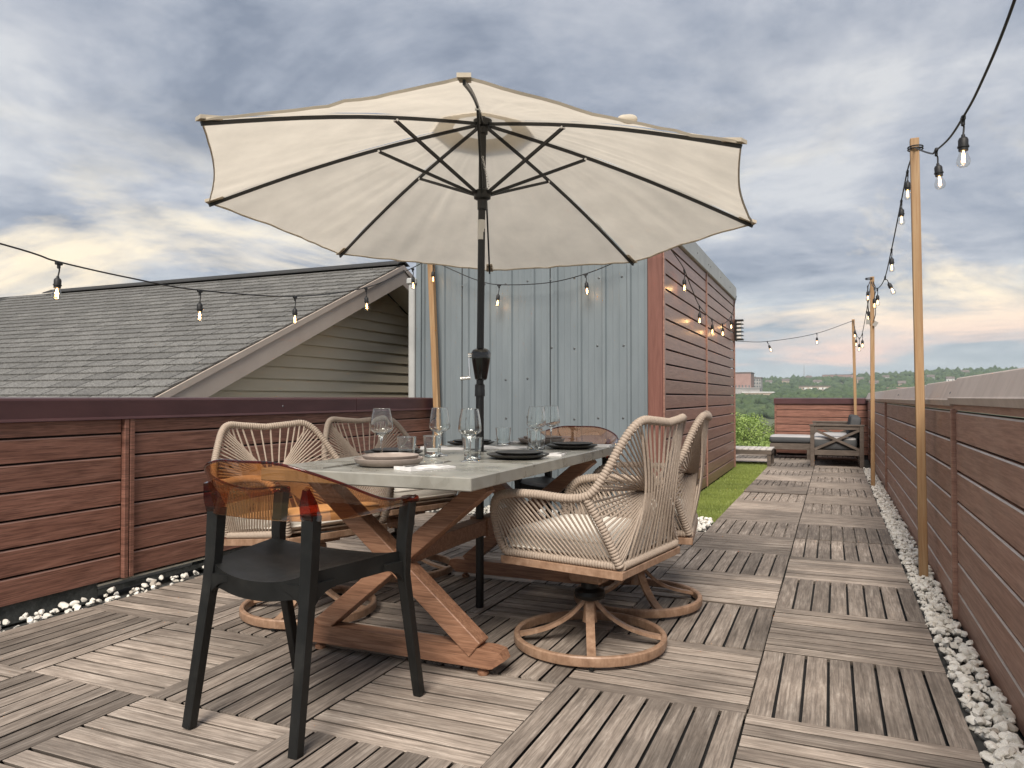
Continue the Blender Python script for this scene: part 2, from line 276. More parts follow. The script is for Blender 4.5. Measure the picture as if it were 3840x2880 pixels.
# ------------------------------------------------------------------ mesh helpers
class MB:
    def __init__(s): s.v = []; s.f = []
    def add(s, vs, fs):
        o = len(s.v); s.v += [tuple(v) for v in vs]; s.f += [tuple(i + o for i in f) for f in fs]; return s
    def box(s, c, d, rot=None, b=0.0):
        x, y, z = d[0] / 2, d[1] / 2, d[2] / 2
        if b <= 0:
            vs = [Vector((a * x, e * y, g * z)) for a in (-1, 1) for e in (-1, 1) for g in (-1, 1)]
            fs = [(0, 1, 3, 2), (4, 6, 7, 5), (0, 4, 5, 1), (2, 3, 7, 6), (0, 2, 6, 4), (1, 5, 7, 3)]
        else:
            vs = []; idx = {}
            for a in (-1, 1):
                for e in (-1, 1):
                    for g in (-1, 1):
                        for ax in range(3):
                            p = [a * (x - b), e * (y - b), g * (z - b)]; p[ax] = (a * x, e * y, g * z)[ax]
                            idx[(a, e, g, ax)] = len(vs); vs.append(Vector(p))
            fs = []
            def q(*k): fs.append(tuple(idx[i] for i in k))
            for sgn in (-1, 1):
                o = [(-1, -1), (1, -1), (1, 1), (-1, 1)]
                if sgn < 0: o = o[::-1]
                q(*[(sgn, u, w, 0) for u, w in o]); q(*[(w, sgn, u, 1) for u, w in o]); q(*[(u, w, sgn, 2) for u, w in o])
            for u in (-1, 1):
                for w in (-1, 1):
                    k = [(-1, u, w, 1), (1, u, w, 1), (1, u, w, 2), (-1, u, w, 2)]; q(*(k if u * w < 0 else k[::-1]))
                    k = [(u, -1, w, 0), (u, 1, w, 0), (u, 1, w, 2), (u, -1, w, 2)]; q(*(k[::-1] if u * w < 0 else k))
                    k = [(u, w, -1, 0), (u, w, 1, 0), (u, w, 1, 1), (u, w, -1, 1)]; q(*(k if u * w < 0 else k[::-1]))
            for a in (-1, 1):
                for e in (-1, 1):
                    for g in (-1, 1):
                        k = [(a, e, g, 0), (a, e, g, 1), (a, e, g, 2)]; q(*(k if a * e * g > 0 else k[::-1]))
        if rot is not None: vs = [rot @ v for v in vs]
        c = Vector(c); return s.add([v + c for v in vs], fs)
    def bar(s, p, q, w, h, up=(0, 0, 1), b=0.0):
        p, q = Vector(p), Vector(q); d = q - p; L = d.length; d.normalize(); up = Vector(up)
        sx = d.cross(up)
        if sx.length < 1e-4: sx = d.cross(Vector((0, 1, 0)))
        sx.normalize(); u = sx.cross(d)
        return s.box((p + q) / 2, (L, w, h), Matrix((d, sx, u)).transposed(), b)
    def sweep(s, path, prof, up=(0, 0, 1), closed=False, cap=True, scale=None):
        n = len(path); P = [Vector(p) for p in path]; m = len(prof); vs = []; up = Vector(up); last = None
        for i, p in enumerate(P):
            a = P[(i - 1) % n] if (closed or i > 0) else p; c = P[(i + 1) % n] if (closed or i < n - 1) else p
            t = (c - a).normalized()
            if last is None:
                x = t.cross(up)
                if x.length < 1e-3: x = t.cross(Vector((1, 0, 0.1)))
            else:
                x = last - t * last.dot(t)
                if x.length < 1e-4: x = t.cross(up)
            x.normalize(); last = x; y = x.cross(t); k = scale[i] if scale else 1.0
            vs += [p + x * (u * k) + y * (w * k) for u, w in prof]
        fs = []
        for i in range(n if closed else n - 1):
            j = (i + 1) % n
            for a in range(m): fs.append((i * m + a, i * m + (a + 1) % m, j * m + (a + 1) % m, j * m + a))
        if cap and not closed: fs += [tuple(range(m))[::-1], tuple((n - 1) * m + a for a in range(m))]
        return s.add(vs, fs)
    def tube(s, path, r, n=8, closed=False, cap=True, scale=None, up=(0, 0, 1)):
        return s.sweep(path, [(r * math.cos(2 * PI * a / n), r * math.sin(2 * PI * a / n)) for a in range(n)], up, closed, cap, scale)
    def lathe(s, prof, n=32, c=(0, 0, 0), a0=0.0, rad=None):
        c = Vector(c); vs = []; m = len(prof)
        for i in range(n):
            a = a0 + 2 * PI * i / n; k = rad(a) if rad else 1.0
            vs += [c + Vector((r * k * math.cos(a), r * k * math.sin(a), z)) for r, z in prof]
        fs = []
        for i in range(n):
            j = (i + 1) % n
            for a in range(m - 1):
                if prof[a][0] < 1e-6 and prof[a + 1][0] < 1e-6: continue
                if prof[a][0] < 1e-6: fs.append((i * m + a, j * m + a + 1, i * m + a + 1))
                elif prof[a + 1][0] < 1e-6: fs.append((i * m + a, j * m + a, i * m + a + 1))
                else: fs.append((i * m + a, j * m + a, j * m + a + 1, i * m + a + 1))
        return s.add(vs, fs)
    def prism(s, pts, v):          # polygon (list of 3D) extruded by vector v
        v = Vector(v); P = [Vector(p) for p in pts]; n = len(P)
        return s.add(P + [p + v for p in P], [tuple(range(n))[::-1], tuple(range(n, 2 * n))] + [(i, (i + 1) % n, n + (i + 1) % n, n + i) for i in range(n)])
    def superell(s, c, d, e1=0.25, e2=0.25, nu=24, nv=12, rot=None, lump=0.0):
        def f(w, e): return math.copysign(abs(w) ** e, w)
        vs = []; c = Vector(c)
        for j in range(nv + 1):
            ph = -PI / 2 + PI * j / nv
            for i in range(nu):
                th = 2 * PI * i / nu + PI / nu
                p = Vector((d[0] / 2 * f(math.cos(ph), e1) * f(math.cos(th), e2), d[1] / 2 * f(math.cos(ph), e1) * f(math.sin(th), e2), d[2] / 2 * f(math.sin(ph), e1)))
                if lump: p *= 1 + lump * mnoise.noise(p * 9 + c)
                vs.append((rot @ p if rot is not None else p) + c)
        fs = [(j * nu + i, j * nu + (i + 1) % nu, (j + 1) * nu + (i + 1) % nu, (j + 1) * nu + i) for j in range(nv) for i in range(nu)]
        return s.add(vs, fs)
    def mesh(s, name, mat, smooth=None):
        me = bpy.data.meshes.new(name); me.from_pydata(s.v, [], s.f); me.update()
        bm = bmesh.new(); bm.from_mesh(me); bmesh.ops.remove_doubles(bm, verts=bm.verts, dist=1e-6); bmesh.ops.recalc_face_normals(bm, faces=bm.faces); bm.to_mesh(me); bm.free()
        if smooth:
            for p in me.polygons: p.use_smooth = True
            me.set_sharp_from_angle(angle=R(smooth))
        me.materials.append(mat if not isinstance(mat, str) else M[mat]); return me

def wloc(o):
    v = Vector((0, 0, 0))
    while o: v += o.location; o = o.parent
    return v

def link(name, me, parent=None, loc=(0, 0, 0), rot=None, world=False):
    o = bpy.data.objects.new(name, me); COL.objects.link(o)
    loc = Vector(loc)
    if parent is not None:
        o.parent = parent
        if world: loc = loc - wloc(parent)
    o.location = loc
    if rot is not None: o.rotation_euler = rot
    return o

def tag(o, label=None, cat=None, group=None, kind=None):
    if label: o['label'] = label
    if cat: o['category'] = cat
    if group: o['group'] = group
    if kind: o['kind'] = kind
    return o

def thing(name, loc, label, cat, group=None, rz=0.0):
    o = bpy.data.objects.new(name, None); COL.objects.link(o); o.empty_display_size = 0.1
    o.location = loc; o.rotation_euler = (0, 0, rz); return tag(o, label, cat, group)

def part(name, mb, mat, parent=None, loc=(0, 0, 0), smooth=None, world=True, rot=None):
    return link(name, mb.mesh(name, mat, smooth), parent, loc, rot, world)

def copy_tree(o, parent=None):
    c = o.copy(); COL.objects.link(c); c.parent = parent
    for ch in list(o.children): copy_tree(ch, c)
    return c

def crom(pts, n=8, closed=False):
    P = [Vector(p) for p in pts]; out = []; k = len(P)
    for i in range(k if closed else k - 1):
        p0 = P[(i - 1) % k] if (closed or i > 0) else P[0] * 2 - P[1]
        p1 = P[i]; p2 = P[(i + 1) % k]; p3 = P[(i + 2) % k] if (closed or i < k - 2) else P[-1] * 2 - P[-2]
        for j in range(n):
            t = j / n
            out.append(0.5 * ((2 * p1) + (p2 - p0) * t + (2 * p0 - 5 * p1 + 4 * p2 - p3) * t * t + (3 * p1 - p0 - 3 * p2 + p3) * t ** 3))
    if not closed: out.append(P[-1])
    return out

def resample(path, step):
    out = [path[0].copy()]; rem = 0.0
    for a, b in zip(path, path[1:]):
        L = (b - a).length; d = step - rem
        while d <= L: out.append(a.lerp(b, d / L)); d += step
        rem = step - (d - L)
    return out

# ================================================================== SETTING: ground, roof deck
XS = [0.372, -0.26, -0.885, -1.505, -2.12, -2.70, -3.27]
Y0, PY = 1.835, 0.644
YS, XP, YPF = 6.17, -1.29, 11.0          # steel wall plane, cladding wall plane, its far corner

def hill(x, y):
    t = max(0.0, min(1.0, (y - 330) / 260)); t = t * t * (3 - 2 * t)
    u = max(0.0, min(1.0, (y - 600) / 850)); u = u * u * (3 - 2 * u)
    h = -13 + 13 * t + u * (30 + 0.03 * x)
    h += 5 * u * mnoise.noise(Vector((x * 0.004, y * 0.002, 0.3))) + 2.5 * t * mnoise.noise(Vector((x * 0.012, y * 0.01, 2.3)))
    return h

mb = MB(); gx = [-2000, -1200, -700] + list(range(-500, 701, 50)) + [900, 1300, 2000]
gy = [-600, -100, 100, 250, 330] + list(range(370, 1561, 50)) + [1700, 2000]
vs = [(x, y, hill(x, y) - (max(0, y - 1560) * 0.06)) for y in gy for x in gx]; w = len(gx)
mb.add(vs, [(j * w + i, j * w + i + 1, (j + 1) * w + i + 1, (j + 1) * w + i) for j in range(len(gy) - 1) for i in range(w - 1)])
tag(part('ground', mb, 'ground', smooth=60), kind='structure')

deck = part('roof_deck', MB().box((-1.6, 6.2, -0.33), (5.0, 16.4, 0.55)), 'membrane'); tag(deck, kind='structure')

def slat_mesh(L, w, b=0.002):
    return add_slat(MB(), L, w, 0, 0)
def add_slat(m, L, w, y, z):               # board with eased top edges and undercut sides
    pr = [(-w / 2 + .0008, .010), (w / 2 - .0008, .010), (w / 2, .0092), (w / 2, .0086), (w / 2 - .011, -.010), (-w / 2 + .011, -.010), (-w / 2, .0086), (-w / 2, .0092)]
    return m.prism([(-L / 2, y + a, z + b_) for a, b_ in pr], (L, 0, 0))
NS = 8
tiles = []
for c in range(6):
    for r in range(-2, 6): tiles.append((c, r))
for c in range(2):
    for r in range(6, 19): tiles.append((c, r))
for c in (2, 3):
    for r in (16, 17, 18): tiles.append((c, r))
def tile_rect(c, r): return XS[c + 1], XS[c], Y0 + PY * r, Y0 + PY * (r + 1)
def ttype(c, r):
    k = c + r
    if c == 0 and r >= 6: k += 1
    if c == 1 and r >= 8: k += 1
    return 'Y' if k % 2 else 'X'
fw = (-0.395, 0.919)
def dist(c, r):
    x0, x1, y0, y1 = tile_rect(c, r); x, y = (x0 + x1) / 2, (y0 + y1) / 2
    d = x * fw[0] + y * fw[1]; lat = x * fw[1] - y * fw[0]
    return d if d > 0.9 and abs(lat / d) < 0.86 else 99
order = sorted(tiles, key=lambda t: dist(*t)); singles = set(order[:37])
slat_cache = {}
for (c, r) in tiles:
    x0, x1, y0, y1 = tile_rect(c, r); W, D = x1 - x0 - 0.007, y1 - y0 - 0.007; ty = ttype(c, r)
    rz = 0.0 if ty == 'X' else PI / 2
    L, A = (W, D) if ty == 'X' else (D, W)
    dz = random.uniform(-0.004, 0.004) + (0.006 if random.random() < 0.12 else 0)
    tray = MB().box((0, 0, -0.03), (L - 0.02, A - 0.02, 0.016))
    g = 0.0095 if ty == 'Y' else 0.0115
    sw = (A - g * (NS - 1)) / NS
    near = (c, r) in singles
    if not near:
        for i in range(NS):
            add_slat(tray, L, sw, -A / 2 + sw / 2 + i * (sw + g), -0.0105)
    t = part('deck_tile', tray, 'tray' if near else ('slat' if ty == 'X' else 'slat_y'), deck, ((x0 + x1) / 2, (y0 + y1) / 2, dz), rot=(random.uniform(-.003, .003), random.uniform(-.003, .003), rz + random.uniform(-.006, .006)))
    if near:
        k = (round(L, 3), round(sw, 4), ty)
        if k not in slat_cache: slat_cache[k] = slat_mesh(L, sw).mesh('slat', 'slat' if ty == 'X' else 'slat_y')
        for i in range(NS):
            link('slat', slat_cache[k], t, (random.uniform(-.001, .001), -A / 2 + sw / 2 + i * (sw + g), -0.0105 + random.uniform(-.001, .001)), (random.uniform(-.006, .006), 0, random.uniform(-.002, .002)))

# ---- stones
def rock_mb(seed, sub=2, flat=0.62):
    bm = bmesh.new(); bmesh.ops.create_icosphere(bm, subdivisions=sub, radius=0.5)
    rr = random.Random(seed); o = Vector((rr.uniform(0, 50), rr.uniform(0, 50), rr.uniform(0, 50))); ax = (rr.uniform(.75, 1.25), rr.uniform(.6, 1.0), flat * rr.uniform(.8, 1.2))
    planes = [(Vector((rr.gauss(0, 1), rr.gauss(0, 1), rr.gauss(0, 1))).normalized(), rr.uniform(0.27, 0.43)) for _ in range(11)]
    for v in bm.verts:
        p = v.co.copy()
        for n, d in planes:
            k = p.dot(n)
            if k > d: p -= n * (k - d) * 0.97
        p *= 1 + 0.18 * mnoise.noise(p * 3 + o)
        v.co = Vector((p.x * ax[0], p.y * ax[1], p.z * ax[2]))
    m = MB(); m.v = [tuple(v.co) for v in bm.verts]; m.f = [tuple(v.index for v in f.verts) for f in bm.faces]; bm.free(); return m
ROCK = [rock_mb(i, 1 if i > 5 else 2) for i in range(10)]
ROCKM = [ROCK[i].mesh('stone', 'stone', 24) for i in range(6)]
def rocks(n, xr, yr, zr, sz, seed):
    rr = random.Random(seed); out = []
    for _ in range(n):
        out.append((rr.uniform(*xr), rr.uniform(*yr), rr.uniform(*zr), rr.uniform(*sz), (rr.uniform(-.5, .5), rr.uniform(-.5, .5), rr.uniform(0, 6.28)), rr.randrange(6)))
    return out
def gravel(name, bedbox, near, rest, label=None):
    bed = part(name, MB().box(*bedbox), 'membrane'); tag(bed, kind='structure')
    for x, y, z, s, e, k in near:
        o = link('stone', ROCKM[k], bed, (x, y, z), e, True); o.scale = (s, s, s)
    if rest:
        m = MB()
        for x, y, z, s, e, k in rest:
            from mathutils import Euler
            mt = Matrix.Translation((x, y, z)) @ Euler(e).to_matrix().to_4x4() @ Matrix.Scale(s, 4); q = ROCK[6 + k % 4]
            m.add([mt @ Vector(v) for v in q.v], q.f)
        tag(part('stone_fill', m, 'stone', bed, smooth=40), kind='stuff')
    return bed
rn = sorted(rocks(2600, (0.383, 0.503), (1.0, 11.6), (-0.02, 0.012), (0.024, 0.062), 3), key=lambda q: q[1])
vis = [q for q in rn if q[1] > 1.75]; gravel('gravel_bed', ((0.43, 6.3, -0.045), (0.13, 11.2, 0.03)), vis[:215], [q for q in rn if q[1] <= 1.75] + vis[215:])
ln = rocks(90, (-3.40, -3.283), (1.5, 5.7), (0.0, 0.016), (0.026, 0.058), 4)
gravel('gravel_bed', ((-3.33, 3.5, -0.045), (0.12, 4.6, 0.03)), ln[:85], ln[85:] + rocks(240, (-3.43, -3.285), (1.5, 5.7), (-0.03, 0.004), (0.026, 0.055), 14))
gravel('gravel_bed', ((-2.33, 5.93, -0.045), (2.1, 0.43, 0.03)), [], rocks(620, (-3.34, -1.30), (5.73, 6.13), (-0.015, 0.022), (0.035, 0.07), 5))
gravel('gravel_bed', ((-1.085, 5.98, -0.045), (0.38, 0.5, 0.03)), [], rocks(230, (-1.27, -0.90), (5.73, 6.23), (-0.015, 0.022), (0.035, 0.07), 6))

# ---- turf
tb = part('turf_base', MB().box((-1.085, 9.1, -0.035), (0.40, 5.75, 0.035)).box((-1.75, 11.55, -0.036), (0.9, 1.0, 0.035)), 'turf'); tag(tb, kind='structure')
m = MB(); rr = random.Random(11)
def blade(x, y):
    h = rr.uniform(0.022, 0.042); a = rr.uniform(0, 6.28); w = 0.0035; l = rr.uniform(0.004, 0.018); b = rr.uniform(0, 6.28)
    dx, dy = math.cos(a) * w, math.sin(a) * w; z = -0.018
    m.add([(x - dx, y - dy, z), (x + dx, y + dy, z), (x + math.cos(b) * l, y + math.sin(b) * l, z + h)], [(0, 1, 2)])
for _ in range(42000):
    y = 6.25 + 5.7 * rr.random() ** 1.3; blade(rr.uniform(-1.285, -0.89), y)
for _ in range(9000): blade(rr.uniform(-2.15, -1.285), rr.uniform(11.06, 12.05))
tag(part('turf_grass', m, 'blade'), 'short bright green artificial turf beside the plank clad wall', 'turf', kind='stuff')

# ================================================================== plank walls
EDGE = {}
def plank_prof(h, t=0.018, c=0.007): return [(0, 0), (t, 0), (t, h - c), (t - c * 0.85, h), (0, h)]
def planks(parent, mat, axis, plane, nsign, runs, zs, gap=0.009, c=0.007, t=0.018, jit=0.0, edge=None):
    """axis: direction the planks run ('X' or 'Y'); plane: backing coordinate; zs: list of (z0,z1)."""
    for (a, b) in runs:
        for (z0, z1) in zs:
            h = z1 - z0 - gap; pr = plank_prof(h, t, c); L = b - a - 0.004; j = random.uniform(-jit, jit)
            if axis == 'Y': pts = [(nsign * n, -L / 2, q) for n, q in pr]; v = (0, L, 0); loc = (plane, (a + b) / 2, z0 + gap / 2 + j)
            else: pts = [(-L / 2, nsign * n, q) for n, q in pr]; v = (L, 0, 0); loc = ((a + b) / 2, plane, z0 + gap / 2 + j)
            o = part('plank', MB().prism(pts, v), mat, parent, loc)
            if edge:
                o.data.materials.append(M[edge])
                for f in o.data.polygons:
                    if 0.3 < f.normal.z < 0.95: f.material_index = 1  # top bevel takes the painted sky highlight

# ---- left parapet
XL = -3.46
lw = thing('parapet_wall', (XL - 0.1, 3.6, -0.05), 'low red brown plank parapet wall with a maroon cap in front of the shingled house', 'wall')
part('backing', MB().box((XL - 0.085, 3.55, 0.50), (0.13, 5.2, 0.88)), 'backing', lw)
zl = [0.048, 0.176, 0.306, 0.434, 0.563, 0.692, 0.810, 0.893]
planks(lw, 'clad_l', 'Y', XL - 0.02, 1, [(0.95, 2.815), (2.885, 6.15)], list(zip(zl, zl[1:])), gap=0.011, c=0.006, t=0.02, jit=0.0, edge='edge_brown')
for yy in (2.832, 2.866): part('batten', MB().box((XL + 0.008, yy, 0.466), (0.03, 0.028, 0.84), b=0.003), 'clad_l', lw)
for a, b in ((0.95, 4.9), (4.905, 6.16)):
    cp = MB(); prof = [(-0.17, 0.885), (0.028, 0.885), (0.028, 0.888), (0.022, 0.9), (0.022, 0.985), (0.016, 0.995), (-0.17, 1.0)]
    cp.prism([(XL + n, a, z) for n, z in prof], (0, b - a, 0)); part('cap', cp, 'cap_l', lw)
part('cap_screw', MB().lathe([(0, 0.004), (0.004, 0.003), (0.006, 0)], 8), 'screw', lw, (XL + 0.022, 4.05, 0.94), rot=(0, PI / 2, 0))
part('concrete_base', MB().box((XL - 0.065, 1.95, 0.01), (0.1, 1.5, 0.115), b=0.006), 'kerb', lw)
part('concrete_base', MB().box((XL - 0.065, 4.75, 0.005), (0.1, 2.7, 0.085), b=0.006), 'kerb', lw)
part('flashing_strip', MB().box((XL - 0.03, 3.05, 0.036), (0.05, 0.72, 0.009)), 'flashstrip', lw)
part('gutter_lip', MB().box((XL - 0.02, 3.05, -0.002), (0.012, 0.70, 0.025)), 'kerb', lw)

# ---- right fence
XF = 0.52
rf = thing('plank_fence', (XF + 0.05, 7.2, -0.06), 'long brown plank fence with a taupe metal coping beside the white stones', 'fence')
part('backing', MB().box((XF + 0.045, 7.3, 0.43), (0.05, 13.5, 1.0)), 'backing', rf)
zf = [-0.03, 0.108, 0.246, 0.385, 0.523, 0.661, 0.798, 0.938]
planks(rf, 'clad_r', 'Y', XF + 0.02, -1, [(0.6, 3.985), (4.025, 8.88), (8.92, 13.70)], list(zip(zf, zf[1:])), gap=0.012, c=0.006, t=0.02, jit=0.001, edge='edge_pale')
part('top_strip', MB().box((XF + 0.008, 7.2, 0.953), (0.02, 13.2, 0.026)), 'clad_r', rf)
for yy in (4.005, 8.9): part('batten', MB().box((XF - 0.006, yy, 0.46), (0.028, 0.034, 0.97), b=0.004), 'clad_r', rf)
segs = [(0.6, 4.04, 0.008), (4.035, 5.25, 0.0), (5.262, 8.62, -0.006), (8.632, 11.6, -0.008), (11.61, 13.72, -0.012)]
for a, b, dz in segs:
    k = MB(); pr = [(-0.020, 0.960), (-0.028, 0.988), (-0.024, 0.994), (0.010, 1.078), (0.016, 1.083), (0.16, 1.090), (0.16, 0.960)]
    k.prism([(XF + n, a, z + dz) for n, z in pr], (0, b - a, 0)); part('coping', k, 'cap_r', rf)
for yy, zz in ((4.03, 1.02), (5.6, 1.02), (7.1, 1.02)):
    part('coping_screw', MB().lathe([(0, 0.006), (0.006, 0.004), (0.009, 0)], 8), 'screw', rf, (XF - 0.0135, yy, zz), rot=(0, -R(68), 0))

# ---- far fence
YF = 13.75
ff = thing('plank_fence', (-0.25, YF + 0.06, -0.06), 'short red brown plank fence with a maroon cap behind the outdoor sofa', 'fence')
part('backing', MB().box((-0.20, YF + 0.07, 0.43), (1.46, 0.05, 0.95)), 'backing', ff)
zz = [-0.02 + 0.1215 * i for i in range(8)]; zz[-1] = 0.895; zz = [0.033, 0.165, 0.287, 0.41, 0.535, 0.661, 0.783, 0.895]
planks(ff, 'clad_l', 'X', YF + 0.035, -1, [(-0.915, 0.545)], list(zip(zz, zz[1:])), gap=0.012, c=0.006, t=0.02)
part('end_post', MB().box((-0.93, YF + 0.05, 0.44), (0.03, 0.08, 0.95), b=0.003), 'clad_l', ff)
part('cap', MB().prism([(-0.955, YF + n, z) for n, z in [(-0.012, 0.89), (-0.012, 0.98), (0.14, 0.992), (0.14, 0.89)]], (1.50, 0, 0)), 'cap_l', ff)

# ================================================================== penthouse with steel wall
ph = thing('stair_penthouse', ((XP - 3.62) / 2, (YS + YPF) / 2, -0.05), 'flat roofed stair penthouse with grey corrugated steel front and brown plank side', 'building')
part('core', MB().box(((XP - 3.62) / 2 - 0.005, (YS + YPF) / 2, 1.25), (2.25, YPF - YS - 0.08, 2.56)), 'backing', ph)
def steel_panel(x0, x1):
    pts = []; x = x0
    ribs = [x0 + 0.03 + 0.2175 * i for i in range(4)]
    keys = [(x0, 0.0)]
    for rx in ribs:
        keys += [(rx, 0), (rx + 0.010, 0.020), (rx + 0.034, 0.020), (rx + 0.044, 0)]
        for q in (0.095, 0.150): keys += [(rx + q, 0), (rx + q + 0.006, 0.0028), (rx + q + 0.012, 0)]
    keys = [k for k in keys if k[0] < x1 - 0.001] + [(x1, 0.0)]
    n = len(keys); mb = MB()
    vs = [(x, YS - d, 0.0) for x, d in keys] + [(x, YS - d, 2.50) for x, d in keys] + [(x, YS + 0.02, 0) for x, d in keys] + [(x, YS + 0.02, 2.5) for x, d in keys]
    fs = [(i, i + 1, n + i + 1, n + i) for i in range(n - 1)] + [(2 * n + i + 1, 2 * n + i, 3 * n + i, 3 * n + i + 1) for i in range(n - 1)] + [(0, n, 3 * n, 2 * n), (n - 1, 3 * n - 1, 4 * n - 1, 2 * n - 1)]
    fs += [(n + i, n + i + 1, 3 * n + i + 1, 3 * n + i) for i in range(n - 1)] + [(i + 1, i, 2 * n + i, 2 * n + i + 1) for i in range(n - 1)]
    mb.add(vs, fs); return mb
edges = [-4.03, -3.16, -2.289, -1.418]
for i in range(3):
    a = max(edges[i], -3.62); p = part('steel_panel', steel_panel(edges[i] + 0.006 if i else -3.62, edges[i + 1] - 0.005), 'steel', ph)
scr = MB().lathe([(0, 0.007), (0.006, 0.006), (0.008, 0.001), (0.011, 0.0)], 8).mesh('screw', 'screw', 40)
for z in (0.82, 1.16, 1.43, 2.03):
    for i in range(1, 3):
        for j in range(4):
            if z == 1.16 and i == 2: continue
            if z == 1.43 and i == 1: continue
            link('screw', scr, ph, (edges[i] + 0.03 + 0.2175 * j - 0.025 + random.uniform(-.01, .01), YS, z + random.uniform(-.012, .012)), (PI / 2, 0, 0), True)
for x in (-3.1595, -2.2885): part('panel_joint', MB().box((x, YS + 0.022, 1.25), (0.0095, 0.02, 2.5)), 'steel_dark', ph)
part('corner_board', MB().box(((-1.415 + XP) / 2, YS - 0.012, 1.22), (XP + 1.415 - 0.002, 0.045, 2.38), b=0.004), 'clad_trim', ph)
part('corner_strip', MB().box((XP - 0.006, YS - 0.035 + 0.05, 1.22), (0.034, 0.05, 2.38), b=0.003), 'clad_p', ph)
zp = [0.015 + 0.1265 * i for i in range(19)] + [2.385]; zp[-1] = 2.385; zp = [z for z in zp if z < 2.34] + [2.385]
planks(ph, 'clad_p', 'Y', XP - 0.02, 1, [(YS + 0.045, 8.445), (8.485, YPF - 0.03)], list(zip(zp, zp[1:])), gap=0.014, c=0.006, t=0.02, edge='edge_brown')
part('batten', MB().box((XP + 0.002, 8.465, 1.2), (0.02, 0.034, 2.37), b=0.003), 'clad_p', ph)
part('end_trim', MB().box((XP - 0.002, YPF - 0.014, 1.2), (0.03, 0.03, 2.37), b=0.003), 'clad_p', ph)
for a, b in ((YS - 0.04, 8.5), (8.505, YPF + 0.02)):
    part('coping', MB().prism([(XP + 0.02, a, 2.383), (XP + 0.03, a, 2.39), (XP + 0.03, a, 2.558), (XP + 0.015, a, 2.57), (XP - 0.2, a, 2.58), (XP - 0.2, a, 2.50), (XP + 0.02, a, 2.50)][:5] + [(XP - 0.2, a, 2.383)], (0, b - a, 0)), 'flash', ph)
part('coping', MB().box(((XP - 3.62) / 2 - 0.1, YS - 0.005, 2.54), (2.1, 0.07, 0.10), b=0.004), 'flash', ph)
for y in (6.9, 7.7, 8.43, 8.58, 9.4, 10.3): link('screw', scr, ph, (XP + 0.03, y, 2.47), (0, PI / 2, 0), True)
dp = thing('downspout', (-3.665, YS - 0.03, 0.0), 'grey square downspout standing at the left edge of the corrugated steel wall', 'downspout')
part('pipe', MB().box((-3.665, YS - 0.04, 1.03), (0.066, 0.06, 2.1), b=0.01), 'flash', dp)
part('outlet', MB().box((-3.665, YS - 0.04, 2.10), (0.10, 0.09, 0.06), b=0.012), 'flash', dp)
part('wall_strip', MB().box((-3.60, YS - 0.035, 1.25), (0.05, 0.02, 2.5)), 'steel', dp)
# wall lamp at the far corner
wl = thing('wall_lamp', (XP + 0.03, 10.93, 1.80), 'black louvred wall lamp on the far corner of the plank clad wall', 'lamp')
part('bracket', MB().box((XP + 0.03, 10.93, 1.95), (0.03, 0.07, 0.30), b=0.004), 'black_metal', wl)
for i in range(6): part('louvre', MB().box((XP + 0.085, 10.93, 1.815 + i * 0.054), (0.10, 0.085, 0.012 if i % 5 else 0.022), b=0.003), 'black_metal', wl)
for i in range(5): part('diffuser', MB().box((XP + 0.075, 10.93, 1.842 + i * 0.054), (0.06, 0.06, 0.028), b=0.002), 'white_label', wl)

# ================================================================== neighbouring house
XR, YR, ZR, SL = -4.2, 6.8, 2.41, 0.446           # rake plane, ridge y, ridge z, slope
XRL = -9.75
hs = thing('shingled_house', (-7.4, 6.8, -12), 'neighbouring house with grey shingle roof and cream clapboard gable', 'house')
def roof_z(y): return ZR - SL * abs(YR - y)
def roof_slab(y1, d0, d1, xr):
    return MB().prism([(xr, YR, ZR - d0), (xr, y1, roof_z(y1) - d0), (xr, y1, roof_z(y1) - d1), (xr, YR, ZR - d1)], (-14, 0, 0))
part('roof', roof_slab(0.6, 0.012, 0.06, XR), 'ridge', hs); part('roof', roof_slab(10.6, 0.0, 0.06, XR), 'ridge', hs)
roofo = [o for o in bpy.data.objects if o.name.startswith('roof') and o.parent == hs][0]
# shingles on the slope facing the deck
CE = 0.142; n_u = Vector((0, -SL, 1)).normalized(); dn = Vector((0, -1, -SL)).normalized(); n_u = Vector((0, -SL, 1)).normalized()
shl = []
for r in range(0, 30):
    s0 = 0.03 + r * CE
    for k in range(0, 34):
        x = XR + 0.015 - (k + (r % 2) * 0.5 + 0.13 * (r % 3)) * 0.30
        x1 = min(x + 0.30, XR + 0.02); x0 = x
        if x0 > XR - 0.02: continue
        if x0 < XRL - 0.9: continue
        p = Vector((0, YR, ZR)) + dn * s0
        if p.z < 0.55: continue
        shl.append((x0, x1, s0))
def shingle_pts(x0, x1, s0, wob=0.0):
    a = Vector((0, YR, ZR)) + dn * (s0 - 0.012); b = Vector((0, YR, ZR)) + dn * (s0 + CE + 0.006 + wob)
    up0, up1 = n_u * 0.002, n_u * 0.014; g = 0.014
    P = []
    for x in (x0 + g / 2, x1 - g / 2):
        for q, h in ((a, -0.006), (a, 0.003), (b, 0.004), (b, 0.0155)):
            P.append(Vector((x, q.y, q.z)) + n_u * h)
    F = [(0, 1, 3, 2), (4, 6, 7, 5), (1, 5, 7, 3), (0, 2, 6, 4), (2, 3, 7, 6), (0, 4, 5, 1)]
    return P, F
def shd(q):
    x, y = (q[0] + q[1]) / 2, (Vector((0, YR, ZR)) + dn * q[2]).y
    d = x * fw[0] + y * fw[1]; lat = x * fw[1] - y * fw[0]; z = (Vector((0, YR, ZR)) + dn * q[2]).z
    return d if (z > 0.97 and abs(lat / d) < 0.70) else 99
shl.sort(key=shd); rest = MB(); rr = random.Random(5)
